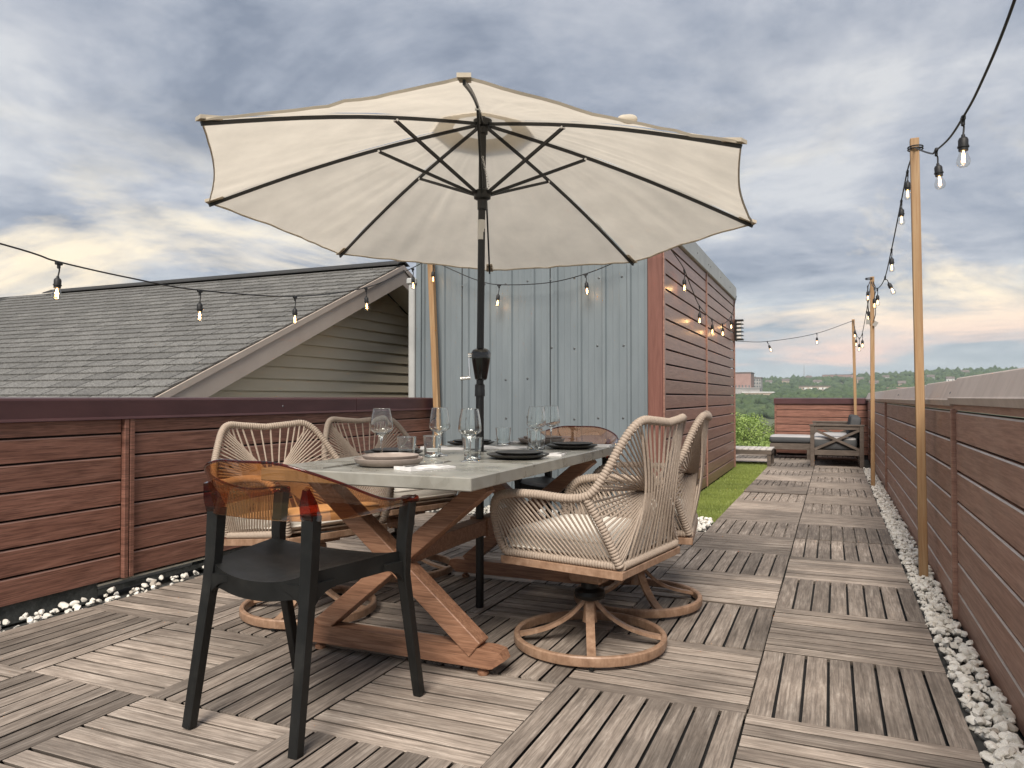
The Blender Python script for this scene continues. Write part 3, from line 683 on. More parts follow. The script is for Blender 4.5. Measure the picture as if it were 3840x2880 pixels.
for i, (x0, x1, s0) in enumerate(shl):
    P, F = shingle_pts(x0, x1, s0, rr.uniform(-.004, .004))
    if i < 298:
        c = sum(P, Vector()) / 8; m = MB().add([p - c for p in P], F); link('shingle', m.mesh('shingle', 'shingle'), roofo, c, None, True)
    else: rest.add(P, F)
tag(part('shingle_field', rest, 'shingle', roofo), kind='stuff')
# hip end plane on the left
hp = MB(); A = Vector((XRL, YR, ZR + 0.02)); B = Vector((XRL - 4.6, 2.2, ZR - 4.6 * SL)); Cc = Vector((XRL - 4.6, YR + 4.6, ZR - 4.6 * SL))
part('ridge_cap', MB().prism([(XR + 0.03, YR - 0.13, ZR - 0.02), (XR + 0.03, YR - 0.12, ZR - 0.005), (XR + 0.03, YR, ZR + 0.048), (XR + 0.03, YR + 0.12, ZR - 0.005), (XR + 0.03, YR, ZR + 0.02)], (XRL - XR, 0, 0)), 'ridge', hs)
# rake board, drip edge, soffits, gable siding
def rake(y0, y1, x0, x1, d0, d1): return MB().prism([(x0, y0, roof_z(y0) - d0), (x0, y1, roof_z(y1) - d0), (x0, y1, roof_z(y1) - d1), (x0, y0, roof_z(y0) - d1)], (x1 - x0, 0, 0))
part('rake_board', rake(0.7, YR, XR - 0.03, XR + 0.015, 0.045, 0.215), 'fascia', hs); part('rake_board', rake(10.5, YR, XR - 0.03, XR + 0.015, 0.045, 0.215), 'fascia', hs)
part('drip_edge', rake(0.7, YR, XR - 0.02, XR + 0.028, 0.008, 0.058), 'fascia', hs); part('drip_edge', rake(10.5, YR, XR - 0.02, XR + 0.028, 0.008, 0.058), 'fascia', hs)
XG = -4.47
part('soffit', rake(0.7, YR, XG, XR - 0.032, 0.19, 0.205), 'soffit', hs); part('soffit', rake(10.5, YR, XG, XR - 0.032, 0.19, 0.205), 'soffit', hs)
part('wall', MB().prism([(XG - 0.03, 1.4, -12), (XG - 0.03, 1.4, roof_z(1.4) - 0.2), (XG - 0.03, YR, ZR - 0.2), (XG - 0.03, 10.0, roof_z(10.0) - 0.2), (XG - 0.03, 10.0, -12)], (-9, 0, 0)), 'siding', hs)
z = 0.30
while z < 2.16:
    z1 = min(z + 0.108, 2.19)
    ya0 = YR - (ZR - 0.2 - z) / SL; ya1 = YR - (ZR - 0.2 - z1) / SL; yb0 = YR + (ZR - 0.2 - z) / SL; yb1 = YR + (ZR - 0.2 - z1) / SL
    k = MB(); X = XG - 0.028
    k.add([(X + 0.024, ya0, z), (X + 0.024, yb0, z), (X + 0.010, yb1, z1 - 0.03), (X + 0.004, yb1, z1), (X + 0.004, ya1, z1), (X + 0.010, ya1, z1 - 0.03), (X, ya0, z), (X, yb0, z), (X, yb1, z1), (X, ya1, z1)],
          [(0, 1, 2, 5), (5, 2, 3, 4), (0, 6, 7, 1), (6, 9, 8, 7), (4, 3, 8, 9), (0, 5, 4, 9, 6), (1, 7, 8, 3, 2)])
    part('clapboard', k, 'siding', hs); z += 0.108

# ================================================================== dining table
TX0, TX1, TY0, TY1, TZ = -1.935, -1.073, 2.158, 4.02, 0.741
tcx, tcy = -1.53, (TY0 + TY1) / 2
tb = thing('dining_table', (tcx, tcy, 0), 'long grey concrete topped dining table on crossed brown wooden trestles', 'table')
part('tabletop', MB().box(((TX0 + TX1) / 2, tcy, TZ - 0.023), (TX1 - TX0, TY1 - TY0, 0.046), b=0.004), 'concrete_top', tb)
def trestle(y):
    part('foot_beam', MB().sweep([(x, y, z) for x, z in [(-1.965, 0.052), (-1.955, 0.066), (-1.93, 0.068), (-1.13, 0.068), (-1.105, 0.066), (-1.095, 0.052)]], [(-0.036, -0.035), (0.036, -0.035), (0.036, 0.035), (-0.036, 0.035)], up=(0, 0, 1), scale=[0.75, 0.95, 1, 1, 0.95, 0.75]), 'teak', tb)
    part('cross_leg', MB().bar((-1.185, y - 0.004, 0.095), (-1.90, y - 0.004, 0.685), 0.070, 0.078, up=(0, 1, 0), b=0.003), 'teak', tb)
    part('cross_leg', MB().bar((-1.875, y + 0.004, 0.095), (-1.16, y + 0.004, 0.685), 0.066, 0.074, up=(0, 1, 0), b=0.003), 'teak', tb)
    part('top_rail', MB().box((tcx, y, 0.681), (0.74, 0.06, 0.028), b=0.003), 'teak', tb)
    for x in (-1.17, -1.89): part('leveller', MB().lathe([(0, 0), (0.02, 0), (0.022, 0.012), (0.012, 0.02), (0.012, 0.036), (0, 0.036)], 12), 'teak', tb, (x, y, 0))
trestle(2.455); trestle(3.74)
part('stretcher', MB().box((-1.555, (2.455 + 3.74) / 2, 0.385), (0.078, 3.74 - 2.455 - 0.05, 0.072), b=0.003), 'teak', tb)
part('stretcher_collar', MB().box((-1.555, 3.245, 0.385), (0.098, 0.06, 0.088), b=0.003), 'teak', tb)
part('grommet', MB().lathe([(0.02, 0.0), (0.034, 0.0), (0.034, 0.003), (0.022, 0.004), (0.02, 0.0)], 24), 'black_metal', tb, (-1.555, 3.222, TZ + 0.0005))

# ================================================================== umbrella
UX, UY = -1.553, 3.22
um = thing('patio_umbrella', (UX, UY, 0), 'large cream patio umbrella with black pole and ribs standing through the table', 'umbrella')
part('pole', MB().tube([(UX, UY, 0.0), (UX + 0.0, UY, 1.04)], 0.0195, 20), 'black_metal', um, smooth=40)
part('pole', MB().tube([(UX, UY, 1.04), (UX + 0.014, UY, 2.30)], 0.0175, 20), 'black_metal', um, smooth=40)
part('pole_joint', MB().lathe([(0.0195, 0), (0.0245, 0), (0.0245, 0.03), (0.0235, 0.035), (0.0235, 0.055), (0.018, 0.06)], 24), 'black_metal', um, (UX, UY, 1.005), smooth=40)
part('tilt_label', MB().tube([(UX + 0.007, UY, 1.755), (UX + 0.0085, UY, 1.85)], 0.0182, 20), 'white_label', um, smooth=40)
def hs_ring(z, w, d): return [(w * math.copysign(abs(math.cos(a)) ** 0.7, math.cos(a)), d * math.copysign(abs(math.sin(a)) ** 0.7, math.sin(a)), z) for a in [2 * PI * i / 20 for i in range(20)]]
lv = [(1.083, 0.020, 0.022), (1.088, 0.026, 0.028), (1.12, 0.031, 0.034), (1.18, 0.040, 0.043), (1.212, 0.043, 0.045), (1.226, 0.036, 0.038), (1.234, 0.022, 0.022)]
mbh = MB(); vs = [v for z, w, d in lv for v in hs_ring(z, w, d)]
mbh.add(vs, [(j * 20 + i, j * 20 + (i + 1) % 20, (j + 1) * 20 + (i + 1) % 20, (j + 1) * 20 + i) for j in range(len(lv) - 1) for i in range(20)] + [tuple(range(20))[::-1], tuple(range((len(lv) - 1) * 20, len(lv) * 20))])
rzc = math.atan2(0.395, 0.919)
crk = part('crank_housing', mbh, 'black_gloss', um, (UX + 0.006, UY, 0), smooth=35)
ck = MB(); sx, sy = -0.919, -0.395
ck.tube([(sx * 0.035, sy * 0.035, 1.20), (sx * 0.062, sy * 0.062, 1.20)], 0.012, 12); ck.bar((sx * 0.058, sy * 0.058, 1.205), (sx * 0.054, sy * 0.054, 1.09), 0.014, 0.008, up=(sx, sy, 0), b=0.001); ck.tube([(sx * 0.05, sy * 0.05, 1.093), (sx * 0.10, sy * 0.10, 1.090)], 0.0085, 12)
part('crank_handle', ck, 'chrome', crk, (UX + 0.006, UY, 0), smooth=40)
HUB = Vector((UX + 0.014, UY, 2.315)); RUN = Vector((UX + 0.012, UY, 1.975))
part('top_hub', MB().lathe([(0.0, -0.05), (0.024, -0.05), (0.026, -0.02), (0.042, -0.015), (0.045, 0.015), (0.03, 0.022), (0, 0.022)], 24), 'black_metal', um, HUB, smooth=35)
part('runner', MB().lathe([(0.018, -0.075), (0.023, -0.075), (0.024, -0.03), (0.040, -0.022), (0.043, 0.012), (0.03, 0.02), (0.018, 0.02)], 24), 'black_metal', um, RUN, smooth=35)
part('finial', MB().lathe([(0, 0), (0.012, 0.0), (0.013, 0.10), (0.02, 0.11), (0.016, 0.14), (0, 0.15)], 16), 'black_metal', um, HUB + Vector((0, 0, 0.02)), smooth=35)
TIPS = [Vector(t) for t in [(-2.05, 1.978, 1.989), (-2.77, 2.726, 1.949), (-2.767, 3.767, 1.881), (-2.054, 4.403, 1.831), (-1.102, 4.409, 1.819), (-0.354, 3.782, 1.851), (-0.296, 2.763, 1.917), (-1.022, 2.007, 1.975)]]
def rib_pt(i, t):
    a = HUB + (TIPS[i] - HUB) * (0.035 / 1.33); p = a.lerp(TIPS[i] + Vector((0, 0, -0.02)), t); p.z += 0.028 * math.sin(PI * t); return p
for i in range(8):
    pth = [rib_pt(i, t / 10) for t in range(11)]
    rb = part('rib', MB().sweep(pth, [(-0.0048, -0.0072), (0.0048, -0.0072), (0.0048, 0.0072), (-0.0048, 0.0072)]), 'black_metal', um)
    d = (TIPS[i] - HUB); d.z = 0; d.normalize(); q = rib_pt(i, 0.36) - Vector((0, 0, 0.012))
    part('strut', MB().bar(RUN + d * 0.036, q, 0.010, 0.014), 'black_metal', rb)
    nrm = d.cross(Vector((0, 0, 1))); part('rivet', MB().tube([q - nrm * 0.011, q + nrm * 0.011], 0.006, 10), 'chrome', rb)
APEX = HUB + Vector((0, 0, 0.055))
def can_pt(i, u, v, r0=0.0):
    """canopy panel i between rib i and i+1; u radial (0 hub..1 hem), v across"""
    j = (i + 1) % 8
    a = rib_pt(i, u) + Vector((0, 0, 0.016)); b = rib_pt(j, u) + Vector((0, 0, 0.016)); p = a.lerp(b, v)
    s = math.sin(PI * v)
    if u > 0:
        c = HUB.copy(); c.z = p.z; p = p.lerp(c, 0.026 * s * u ** 2.5)     # scalloped hem
    p.z += s * (0.02 * u * (1 - u) - 0.004 * u)
    p.z += 0.006 * u * mnoise.noise(Vector((p.x * 7, p.y * 7, i * 3.1))) + 0.0060 * mnoise.noise(Vector((v * 13 + u * 3, u * 2.0, i * 7.7))) * min(1, u * 2)
    return p
NU, NV = 26, 34; cm = MB(); u0 = 0.085
for i in range(8):
    vs = [can_pt(i, u0 + (1 - u0) * a / NU, b / NV) for a in range(NU + 1) for b in range(NV + 1)]; w = NV + 1
    cm.add(vs, [(a * w + b, a * w + b + 1, (a + 1) * w + b + 1, (a + 1) * w + b) for a in range(NU) for b in range(NV)])
me = cm.mesh('canopy', 'canvas', 180); can = link('canopy', me, um, -Vector(um.location))
vm = MB()
for i in range(8):
    vs = []
    for a in range(9):
        for b in range(9):
            u = 0.0 + 0.17 * a / 8; p = can_pt(i, u, b / 8); p.z += 0.05 - 0.03 * (a / 8) ** 2; vs.append(p)
    vm.add(vs, [(a * 9 + b, a * 9 + b + 1, (a + 1) * 9 + b + 1, (a + 1) * 9 + b) for a in range(8) for b in range(8)])
link('vent', vm.mesh('vent', 'canvas', 180), can)
hm = MB(); hem = [can_pt(i, 1.0, b / 16) for i in range(8) for b in range(16)]
hm.sweep(hem, [(-0.002, -0.006), (0.002, -0.006), (0.002, 0.004), (-0.002, 0.004)], closed=True); link('hem', hm.mesh('hem', 'hem'), can)
for i in range(8):
    d = (TIPS[i] - HUB).normalized(); k = MB(); e = TIPS[i] + d * 0.012; sd_ = d.cross(Vector((0, 0, 1))).normalized()
    dn_ = Vector((0, 0, -1)); a = e - d * 0.085
    k.prism([e + sd_ * 0.022 + Vector((0, 0, .008)), e - sd_ * 0.022 + Vector((0, 0, .008)), a - sd_ * 0.018 + Vector((0, 0, .004)), a + sd_ * 0.018 + Vector((0, 0, .004))], dn_ * 0.014)
    link('corner_pocket', k.mesh('corner_pocket', 'hem'), can)
# tie strap lying on the canopy
base = can_pt(6, 0.95, 0.40); ts = MB().superell(base + Vector((0, 0, 0.022)), (0.10, 0.06, 0.05), 0.9, 0.9, 24, 14, lump=1.0, rot=Matrix.Rotation(0.6, 3, 'Z'))
ts.v = [(x, y, z - 0.014) for x, y, z in ts.v]; link('tie_strap', ts.mesh('tie_strap', 'canvas', 60), can)
# little chain at the runner
chn = MB()
for i in range(13):
    t = i / 12; p = RUN + Vector((0.012 + 0.034 * t, -0.02, 0.17 - 0.15 * t)); a = PI / 2 * (i % 2)
    chn.tube([p + Vector((0.0045 * math.cos(b) * math.cos(a), 0.0045 * math.cos(b) * math.sin(a), 0.008 * math.sin(b))) for b in [2 * PI * k / 10 for k in range(10)]], 0.0011, 5, closed=True)
part('chain', chn, 'chrome', um)

# ================================================================== rope swivel chairs
def rope_chair(label):
    ch = thing('rope_chair', (0, 0, 0), label, 'chair', 'taupe rope swivel chairs at the table')
    P = lambda n, mb, mat, sm=None, par=None: part(n, mb, mat, par or ch, smooth=sm, world=False)
    P('base_ring', MB().lathe([(0.288, 0.010), (0.306, 0.010), (0.308, 0.014), (0.308, 0.042), (0.304, 0.047), (0.290, 0.047), (0.286, 0.042), (0.286, 0.014), (0.288, 0.010)], 72), 'faux', 35)
    for k in range(4):
        a = k * PI / 2 + 0.5; prof = crom([(0.020, 0, 0.176), (0.045, 0, 0.146), (0.09, 0, 0.104), (0.155, 0, 0.066), (0.225, 0, 0.043), (0.296, 0, 0.028)], 5)
        m = Matrix.Rotation(a, 3, 'Z')
        P('base_leg', MB().sweep([m @ p for p in prof], [(-0.017, -0.007), (0.017, -0.007), (0.017, 0.007), (-0.017, 0.007)]), 'faux', 30)
        P('glide', MB().lathe([(0, 0), (0.012, 0), (0.012, 0.011), (0, 0.011)], 10), 'black_plastic', 40).location = m @ Vector((0.297, 0, 0))
    P('base_column', MB().lathe([(0, 0.088), (0.030, 0.088), (0.027, 0.12), (0.022, 0.18), (0, 0.18)], 20), 'faux', 40)
    P('swivel', MB().lathe([(0, 0.172), (0.022, 0.172), (0.058, 0.186), (0.064, 0.20), (0.060, 0.215), (0.035, 0.225), (0.035, 0.325), (0, 0.325)], 28), 'black_plastic', 30)
    P('swivel_plate', MB().box((0.0, 0, 0.326), (0.24, 0.18, 0.014), b=0.003).box((0.0, 0, 0.285), (0.15, 0.10, 0.07), b=0.012).box((0.03, -0.13, 0.300), (0.04, 0.14, 0.02), b=0.002), 'faux')
    P('tilt_lever', MB().box((0.045, -0.215, 0.300), (0.11, 0.035, 0.016), b=0.003), 'faux')
    # seat rails (front narrower than rear)
    fl, fr_, rl, rr_ = [Vector((x, y, 0.357)) for x, y in ((0.25, 0.245), (0.25, -0.245), (-0.265, 0.272), (-0.265, -0.272))]
    sf = MB()
    for a, b in ((fl, fr_), (fr_, rr_), (rr_, rl), (rl, fl)):
        d = (b - a).normalized() * 0.012; sf.bar(a - d, b + d, 0.026, 0.030 if a.x != b.x else 0.028, b=0.002)
    sf.bar((0.25, 0, 0.345), (-0.265, 0, 0.345), 0.16, 0.014)
    P('seat_frame', sf, 'faux')
    # rope-wrapped tubes
    r0 = 0.0165; wrap = MB()
    def wrapped(path, r=r0, cap=True):
        q = resample(path, 0.0030); sc = [(0.80, 0.97, 1.03, 0.97)[i % 4] for i in range(len(q))]
        wrap.tube(q, r, 10, scale=sc, cap=cap)
    side = {}
    for s in (-1, 1):
        ctrl = [(0.245, s * 0.245, 0.385), (0.264, s * 0.262, 0.44), (0.270, s * 0.282, 0.51), (0.262, s * 0.303, 0.572), (0.228, s * 0.322, 0.614), (0.165, s * 0.336, 0.632), (0.04, s * 0.349, 0.637), (-0.10, s * 0.357, 0.632), (-0.185, s * 0.352, 0.650), (-0.235, s * 0.325, 0.725), (-0.272, s * 0.285, 0.815), (-0.305, s * 0.245, 0.882), (-0.327, s * 0.20, 0.910), (-0.34, s * 0.13, 0.907), (-0.347, 0, 0.897)]
        side[s] = crom(ctrl, 10)
    full = side[-1] + side[1][::-1][1:]
    wrapped(full)
    post = {}
    for s in (-1, 1):
        post[s] = crom([(-0.172, s * 0.350, 0.632), (-0.215, s * 0.315, 0.53), (-0.245, s * 0.285, 0.44), (-0.262, s * 0.268, 0.386)], 10); wrapped(post[s])
    rail = crom([(0.245, -0.245, 0.388), (-0.05, -0.258, 0.388), (-0.25, -0.266, 0.388)], 10); rail2 = [Vector((p.x, -p.y, p.z)) for p in rail]
    back = [Vector((-0.264, y, 0.388)) for y in [-0.262 + 0.524 * i / 20 for i in range(21)]]
    wrapped(rail, 0.0165); wrapped(rail2, 0.0165); wrapped(back, 0.0165)
    P('rope_wrapped_frame', wrap, 'rope', 60)
    # strands
    st = MB()
    def strand(a, b, r=0.0043, sag=None):
        pts = [a, b] if sag is None else crom([a, sag, b], 6)
        st.tube(pts, r, 5)
    def at(path, t):
        k = t * (len(path) - 1); i = min(int(k), len(path) - 2); return path[i].lerp(path[i + 1], k - i)
    for s in (-1, 1):
        arm = [p for p in side[s] if p.x > -0.16 and p.z > 0.56]; rl_ = rail if s < 0 else rail2
        for i in range(23):
            t = i / 22
            strand(at(arm, 0.02 + 0.96 * t), at(rl_, 0.03 + 0.95 * t))
    up = {s: [p for p in side[s] if p.x < -0.18 and p.z > 0.655 and p.z < 0.90 and abs(p.y) > 0.205] for s in (-1, 1)}
    top = [p for p in full if p.x < -0.318]
    for s in (-1, 1):
        for i in range(15):                      # crossing fans: low on one post to high on the other upright
            t = i / 14; a = at(post[s], 0.04 + 0.86 * t); b = at(up[-s], 0.05 + 0.93 * t)
            off = 0.006 * s; w = Vector((-0.292 + off, -s * 0.03 * (1 - t) + s * 0.01, 0.60 + 0.05 * (1 - t) - 0.02))
            strand(a + Vector((-0.01, 0, 0)), b + Vector((-0.01 + off, 0, 0)), 0.0043, (a + b) / 2 * 0.6 + w * 0.4)
    for i in range(12):
        t = i / 11; y = -0.19 + 0.38 * t
        a = at(top, 0.04 + 0.92 * t); b = at(back, 0.10 + 0.80 * t)
        strand(a, b, 0.0043, Vector((-0.312, y * 0.80, 0.63)))
    for i in range(10):
        t = i / 9; b = at(back, 0.02 + 0.96 * t); strand(b, Vector((-0.295, (t - 0.5) * 0.30, 0.585)), 0.0038)
    P('rope_weave', st, 'rope', 60)
    seatr = MB()
    for i in range(20): seatr.tube([(-0.24 + 0.025 * i, -0.25, 0.39), (-0.24 + 0.025 * i, 0.25, 0.39)], 0.0036, 5)
    P('seat_ropes', seatr, 'rope', 60)
    cu = P('cushion', MB().superell((0.0, 0, 0.440), (0.505, 0.515, 0.090), 0.4, 0.2, 40, 14, lump=0.012), 'cushion', 180)
    for zz in (0.416, 0.464):
        P('piping', MB().tube([Vector((0.0 + 0.2515 * math.copysign(abs(math.cos(a)) ** 0.22, math.cos(a)), 0.2565 * math.copysign(abs(math.sin(a)) ** 0.22, math.sin(a)), zz)) for a in [2 * PI * k / 72 for k in range(72)]], 0.004, 6, closed=True), 'cushion', 60, cu)
    return ch
UPPER = ('swivel_plate', 'tilt_lever', 'seat_frame', 'rope_wrapped_frame', 'rope_weave', 'seat_ropes', 'cushion')
def tilt_upper(ch, deg):
    m = Matrix.Translation((0, 0, 0.31)) @ Matrix.Rotation(R(deg), 4, 'Y') @ Matrix.Translation((0, 0, -0.31))
    for o in ch.children:
        if o.name.split('.')[0] in UPPER: o.location = m.translation; o.rotation_euler = m.to_euler()
CA = rope_chair('rope swivel chair with back to the turf, set nearer the black and amber chair')
copies = [copy_tree(CA) for _ in range(3)]
CB, CC, CD = copies
for o, lab, x, y, a, tl in ((CA, 'rope swivel chair beside the walkway, at the table corner with the chunky trestle foot showing', -0.915, 2.925, 170, 0.5),
                            (CB, 'rope swivel chair beside the walkway, next to the white stones and turf', -0.885, 3.60, 187, 0.5),
                            (CC, 'rope swivel chair against the parapet wall, partly seen through the amber chair back', -2.25, 2.84, -20, -7.5),
                            (CD, 'rope swivel chair against the parapet wall, behind the wine glass and black plates', -2.29, 3.70, -20, -7)):
    o.location = (x, y, 0.0035); o.rotation_euler = (0, 0, R(a)); o['label'] = lab; tilt_upper(o, tl)

# ================================================================== black chairs with acrylic backs
def shell_chair(label, acry, rim, cat='chair'):
    ch = thing('shell_back_chair', (0, 0, 0), label, cat)
    P = lambda n, mb, mat, sm=None, par=None: part(n, mb, mat, par or ch, smooth=sm, world=False)
    def leg(pts, w0, w1):
        n = len(pts); sc = [1 - (1 - w1 / w0) * i / (n - 1) for i in range(n)]
        return MB().sweep(pts, [(-w0, -w0 * 0.8), (-w0 * 0.8, -w0), (w0 * 0.8, -w0), (w0, -w0 * 0.8), (w0, w0 * 0.8), (w0 * 0.8, w0), (-w0 * 0.8, w0), (-w0, w0 * 0.8)], up=(0, 1, 0), scale=sc)
    for s in (-1, 1):
        P('leg', leg([Vector(p) for p in [(s * 0.192, -0.182, 0.655), (s * 0.193, -0.192, 0.5), (s * 0.196, -0.202, 0.42), (s * 0.211, -0.264, 0.0)]], 0.0225, 0.0165), 'black_plastic', 30)
        P('leg', leg([Vector(p) for p in [(s * 0.275, 0.184, 0.655), (s * 0.272, 0.165, 0.52), (s * 0.269, 0.168, 0.42), (s * 0.267, 0.262, 0.0)]], 0.0215, 0.0155), 'black_plastic', 30)
    # seat: dished panel with apron, one mesh
    nx, ny = 22, 20; sm = MB()
    def half(t): return 0.197 + (0.272 - 0.197) * t
    def sz(x, t):
        return 0.492 + 0.010 * t - 0.038 * (1 - abs(x) ** 2.4) * (1 - 0.4 * max(0, (t - 0.6) / 0.4)) - 0.014 * max(0, (t - 0.85) / 0.15) ** 2
    def sy(x, t): return -0.200 + 0.375 * t - (0.022 * (1 - x * x) * (1 - t) ** 2) + 0.045 * (1 - x * x) * t * t
    topv = [Vector((half(j / ny) * (2 * i / nx - 1), sy(2 * i / nx - 1, j / ny), sz(2 * i / nx - 1, j / ny))) for j in range(ny + 1) for i in range(nx + 1)]
    def apron(x, t):
        ed = max(abs(x), 1 - min(t, 1 - t) * 2)
        return 0.012 if ed < 0.97 else 0.058
    botv = []
    for j in range(ny + 1):
        for i in range(nx + 1):
            x, t = 2 * i / nx - 1, j / ny; p = topv[j * (nx + 1) + i].copy(); ed = max(abs(x), abs(2 * t - 1)); p.z -= 0.014 if ed < 0.95 else (0.056 + 0.045 * (abs(x) ** 8) * (abs(2 * t - 1) ** 8)); botv.append(p)
    w = nx + 1; K = len(topv)
    fs = [(j * w + i, j * w + i + 1, (j + 1) * w + i + 1, (j + 1) * w + i) for j in range(ny) for i in range(nx)]
    fs += [(K + (j + 1) * w + i, K + (j + 1) * w + i + 1, K + j * w + i + 1, K + j * w + i) for j in range(ny) for i in range(nx)]
    per = [i for i in range(w)] + [j * w + nx for j in range(1, ny + 1)] + [ny * w + i for i in range(nx - 1, -1, -1)] + [j * w for j in range(ny - 1, 0, -1)]
    fs += [(per[k], K + per[k], K + per[(k + 1) % len(per)], per[(k + 1) % len(per)]) for k in range(len(per))]
    sm.add(topv + botv, fs)
    def fillet(o, d, r):                       # concave web between apron and leg
        o, d = Vector(o), Vector(d); n = Vector((-d.y, d.x, 0)) * 0.013
        arc = [o + d * (r - r * math.sin(a)) + Vector((0, 0, -(r - r * math.cos(a)))) for a in [PI / 2 * k / 6 for k in range(7)]]
        sm.prism([o + Vector((0, 0, 0.02)) + d * r - n] + [p - n for p in arc] + [o + Vector((0, 0, 0.02)) - n], n * 2)
    for s in (-1, 1):
        fillet((s * 0.192, -0.203, 0.437), (-s, 0, 0), 0.085); fillet((s * 0.196, -0.195, 0.440), (s * 0.2, 0.98, 0), 0.085)
        fillet((s * 0.270, 0.165, 0.447), (-s * 0.2, -0.98, 0), 0.085)
    P('seat', sm, 'black_plastic', 40)
    # wrap-round shell
    plan = crom([(0.283, 0.215, 0), (0.290, 0.12, 0), (0.289, 0.02, 0), (0.278, -0.07, 0), (0.243, -0.155, 0), (0.160, -0.212, 0), (0.0, -0.234, 0)], 9)
    plan = plan + [Vector((-p.x, p.y, 0)) for p in plan[::-1][1:]]
    acc = [0.0]
    for a, b in zip(plan, plan[1:]): acc.append(acc[-1] + (b - a).length)
    tot = acc[-1]
    def sm01(a, b, x): t = max(0, min(1, (x - a) / (b - a))); return t * t * (3 - 2 * t)
    nz = 8; T = 0.006; inn, outv = [], []
    for k, p in enumerate(plan):
        s = abs(acc[k] / tot * 2 - 1)              # 0 at the middle of the back, 1 at arm ends
        zt = 0.678 + 0.132 * (1 - sm01(0.12, 0.80, s)) - 0.006 * sm01(0.7, 1, s); zb = 0.640 + 0.010 * sm01(0.3, 0.9, s)
        q = plan[min(k + 1, len(plan) - 1)] - plan[max(k - 1, 0)]; nrm = Vector((-q.y, q.x, 0)).normalized()
        if nrm.dot(p) < 0: nrm = -nrm
        for z in range(nz + 1):
            f = z / nz; lean = 0.030 * f * (1 - s) - 0.030 * sm01(0.75, 1.0, s) * 0
            bul = 0.014 * math.sin(PI * f) * (1 - 0.5 * s)
            c = p + nrm * (lean - bul); inn.append(Vector((c.x, c.y, zb + (zt - zb) * f)) - nrm * T / 2); outv.append(Vector((c.x, c.y, zb + (zt - zb) * f)) + nrm * T / 2)
    n = len(plan); w = nz + 1; K = len(inn); sh = MB()
    fs = [(k * w + z, k * w + z + 1, (k + 1) * w + z + 1, (k + 1) * w + z) for k in range(n - 1) for z in range(nz)] + [(K + (k + 1) * w + z, K + (k + 1) * w + z + 1, K + k * w + z + 1, K + k * w + z) for k in range(n - 1) for z in range(nz)]
    fs += [(k * w, (k + 1) * w, K + (k + 1) * w, K + k * w) for k in range(n - 1)] + [(k * w + nz, K + k * w + nz, K + (k + 1) * w + nz, (k + 1) * w + nz) for k in range(n - 1)]
    fs += [tuple([z for z in range(w)] + [K + z for z in range(nz, -1, -1)]), tuple([(n - 1) * w + z for z in range(w)] + [K + (n - 1) * w + z for z in range(nz, -1, -1)])]
    sh.add(inn + outv, fs); shell = P('backrest', sh, acry, 40)
    rimp = [(inn[k * w + nz] + outv[k * w + nz]) / 2 for k in range(n)]
    P('rim', MB().tube(rimp, 0.0045, 8), rim, 60, shell)
    for s in (-1, 1):
        P('socket', MB().sweep([Vector((s * 0.192, -0.186, 0.65)), Vector((s * 0.195, -0.200, 0.69)), Vector((s * 0.20, -0.215, 0.735))], [(-0.022, -0.020), (0.022, -0.020), (0.022, 0.020), (-0.022, 0.020)], up=(0, 1, 0), scale=[1, 0.85, 0.35]), rim, 40, shell)
        P('socket', MB().box((s * 0.279, 0.188, 0.664), (0.046, 0.048, 0.022), b=0.005), rim, None, shell)
    return ch
N1 = shell_chair('black plastic armchair with wrap round amber see-through back at the table end', 'amber', 'amber_rim'); N1.location = (-1.572, 1.958, 0.002); N1.rotation_euler = (0, 0, R(-3.5))
N2 = shell_chair('black plastic chair with pinkish see-through back at the table end facing the steel wall side', 'rose', 'amber_rim'); N2.location = (-1.49, 4.345, 0.002); N2.rotation_euler = (0, 0, R(183))
N2['label'] = 'black plastic armchair with pinkish see-through back between table end and steel wall'

# ================================================================== tableware
ZT = TZ + 0.0003
def plate_mb(r, h, irr, seed, deep):
    rr = random.Random(seed); ph = [rr.uniform(0, 6.28) for _ in range(3)]
    rad = (lambda a: 1 + irr * (0.55 * math.cos(8 * a + ph[0]) * 0.5 + 0.6 * math.cos(3 * a + ph[1]) + 0.4 * math.cos(5 * a + ph[2]))) if irr else None
    if deep: pr = [(0, 0.0), (r * 0.72, 0.0), (r * 0.86, 0.006), (r * 0.97, h * 0.62), (r, h), (r * 0.985, h + 0.001), (r * 0.95, h * 0.72), (r * 0.82, 0.011), (r * 0.5, 0.0085), (0, 0.0085)]
    else: pr = [(0, 0.0), (r * 0.62, 0.0), (r * 0.85, h * 0.35), (r * 0.99, h * 0.8), (r, h), (r * 0.96, h), (r * 0.75, h * 0.62), (r * 0.5, h * 0.55), (0, h * 0.55)]
    return MB().lathe(pr, 64, rad=rad)
def plates(x, y, black, lab, seed, d1, d2):
    mat = 'plate_black' if black else 'plate_taupe'; irr = 0.018 if black else 0.0
    h1 = 0.020 if black else 0.030
    o = part('dinner_plate', plate_mb(d1 / 2, h1, irr, seed, not black), mat, smooth=50); o.location = (x, y, ZT); tag(o, lab[0], 'plate', 'dinner plates on the table')
    p = part('side_plate', plate_mb(d2 / 2, 0.017 if black else 0.024, irr, seed + 5, not black), mat, smooth=50); p.location = (x + 0.006, y + 0.004, ZT + (0.0115 if black else 0.0165)); tag(p, lab[1], 'plate', 'side plates on the dinner plates')
plates(-1.553, 2.425, False, ('taupe stoneware dinner plate before the amber backed chair', 'taupe side plate stacked before the amber backed chair'), 1, 0.262, 0.215)
plates(-1.80, 2.85, True, ('black stoneware dinner plate behind the wine glass and tumbler near the parapet chair', 'black side plate behind the wine glass near the parapet chair'), 2, 0.262, 0.215)
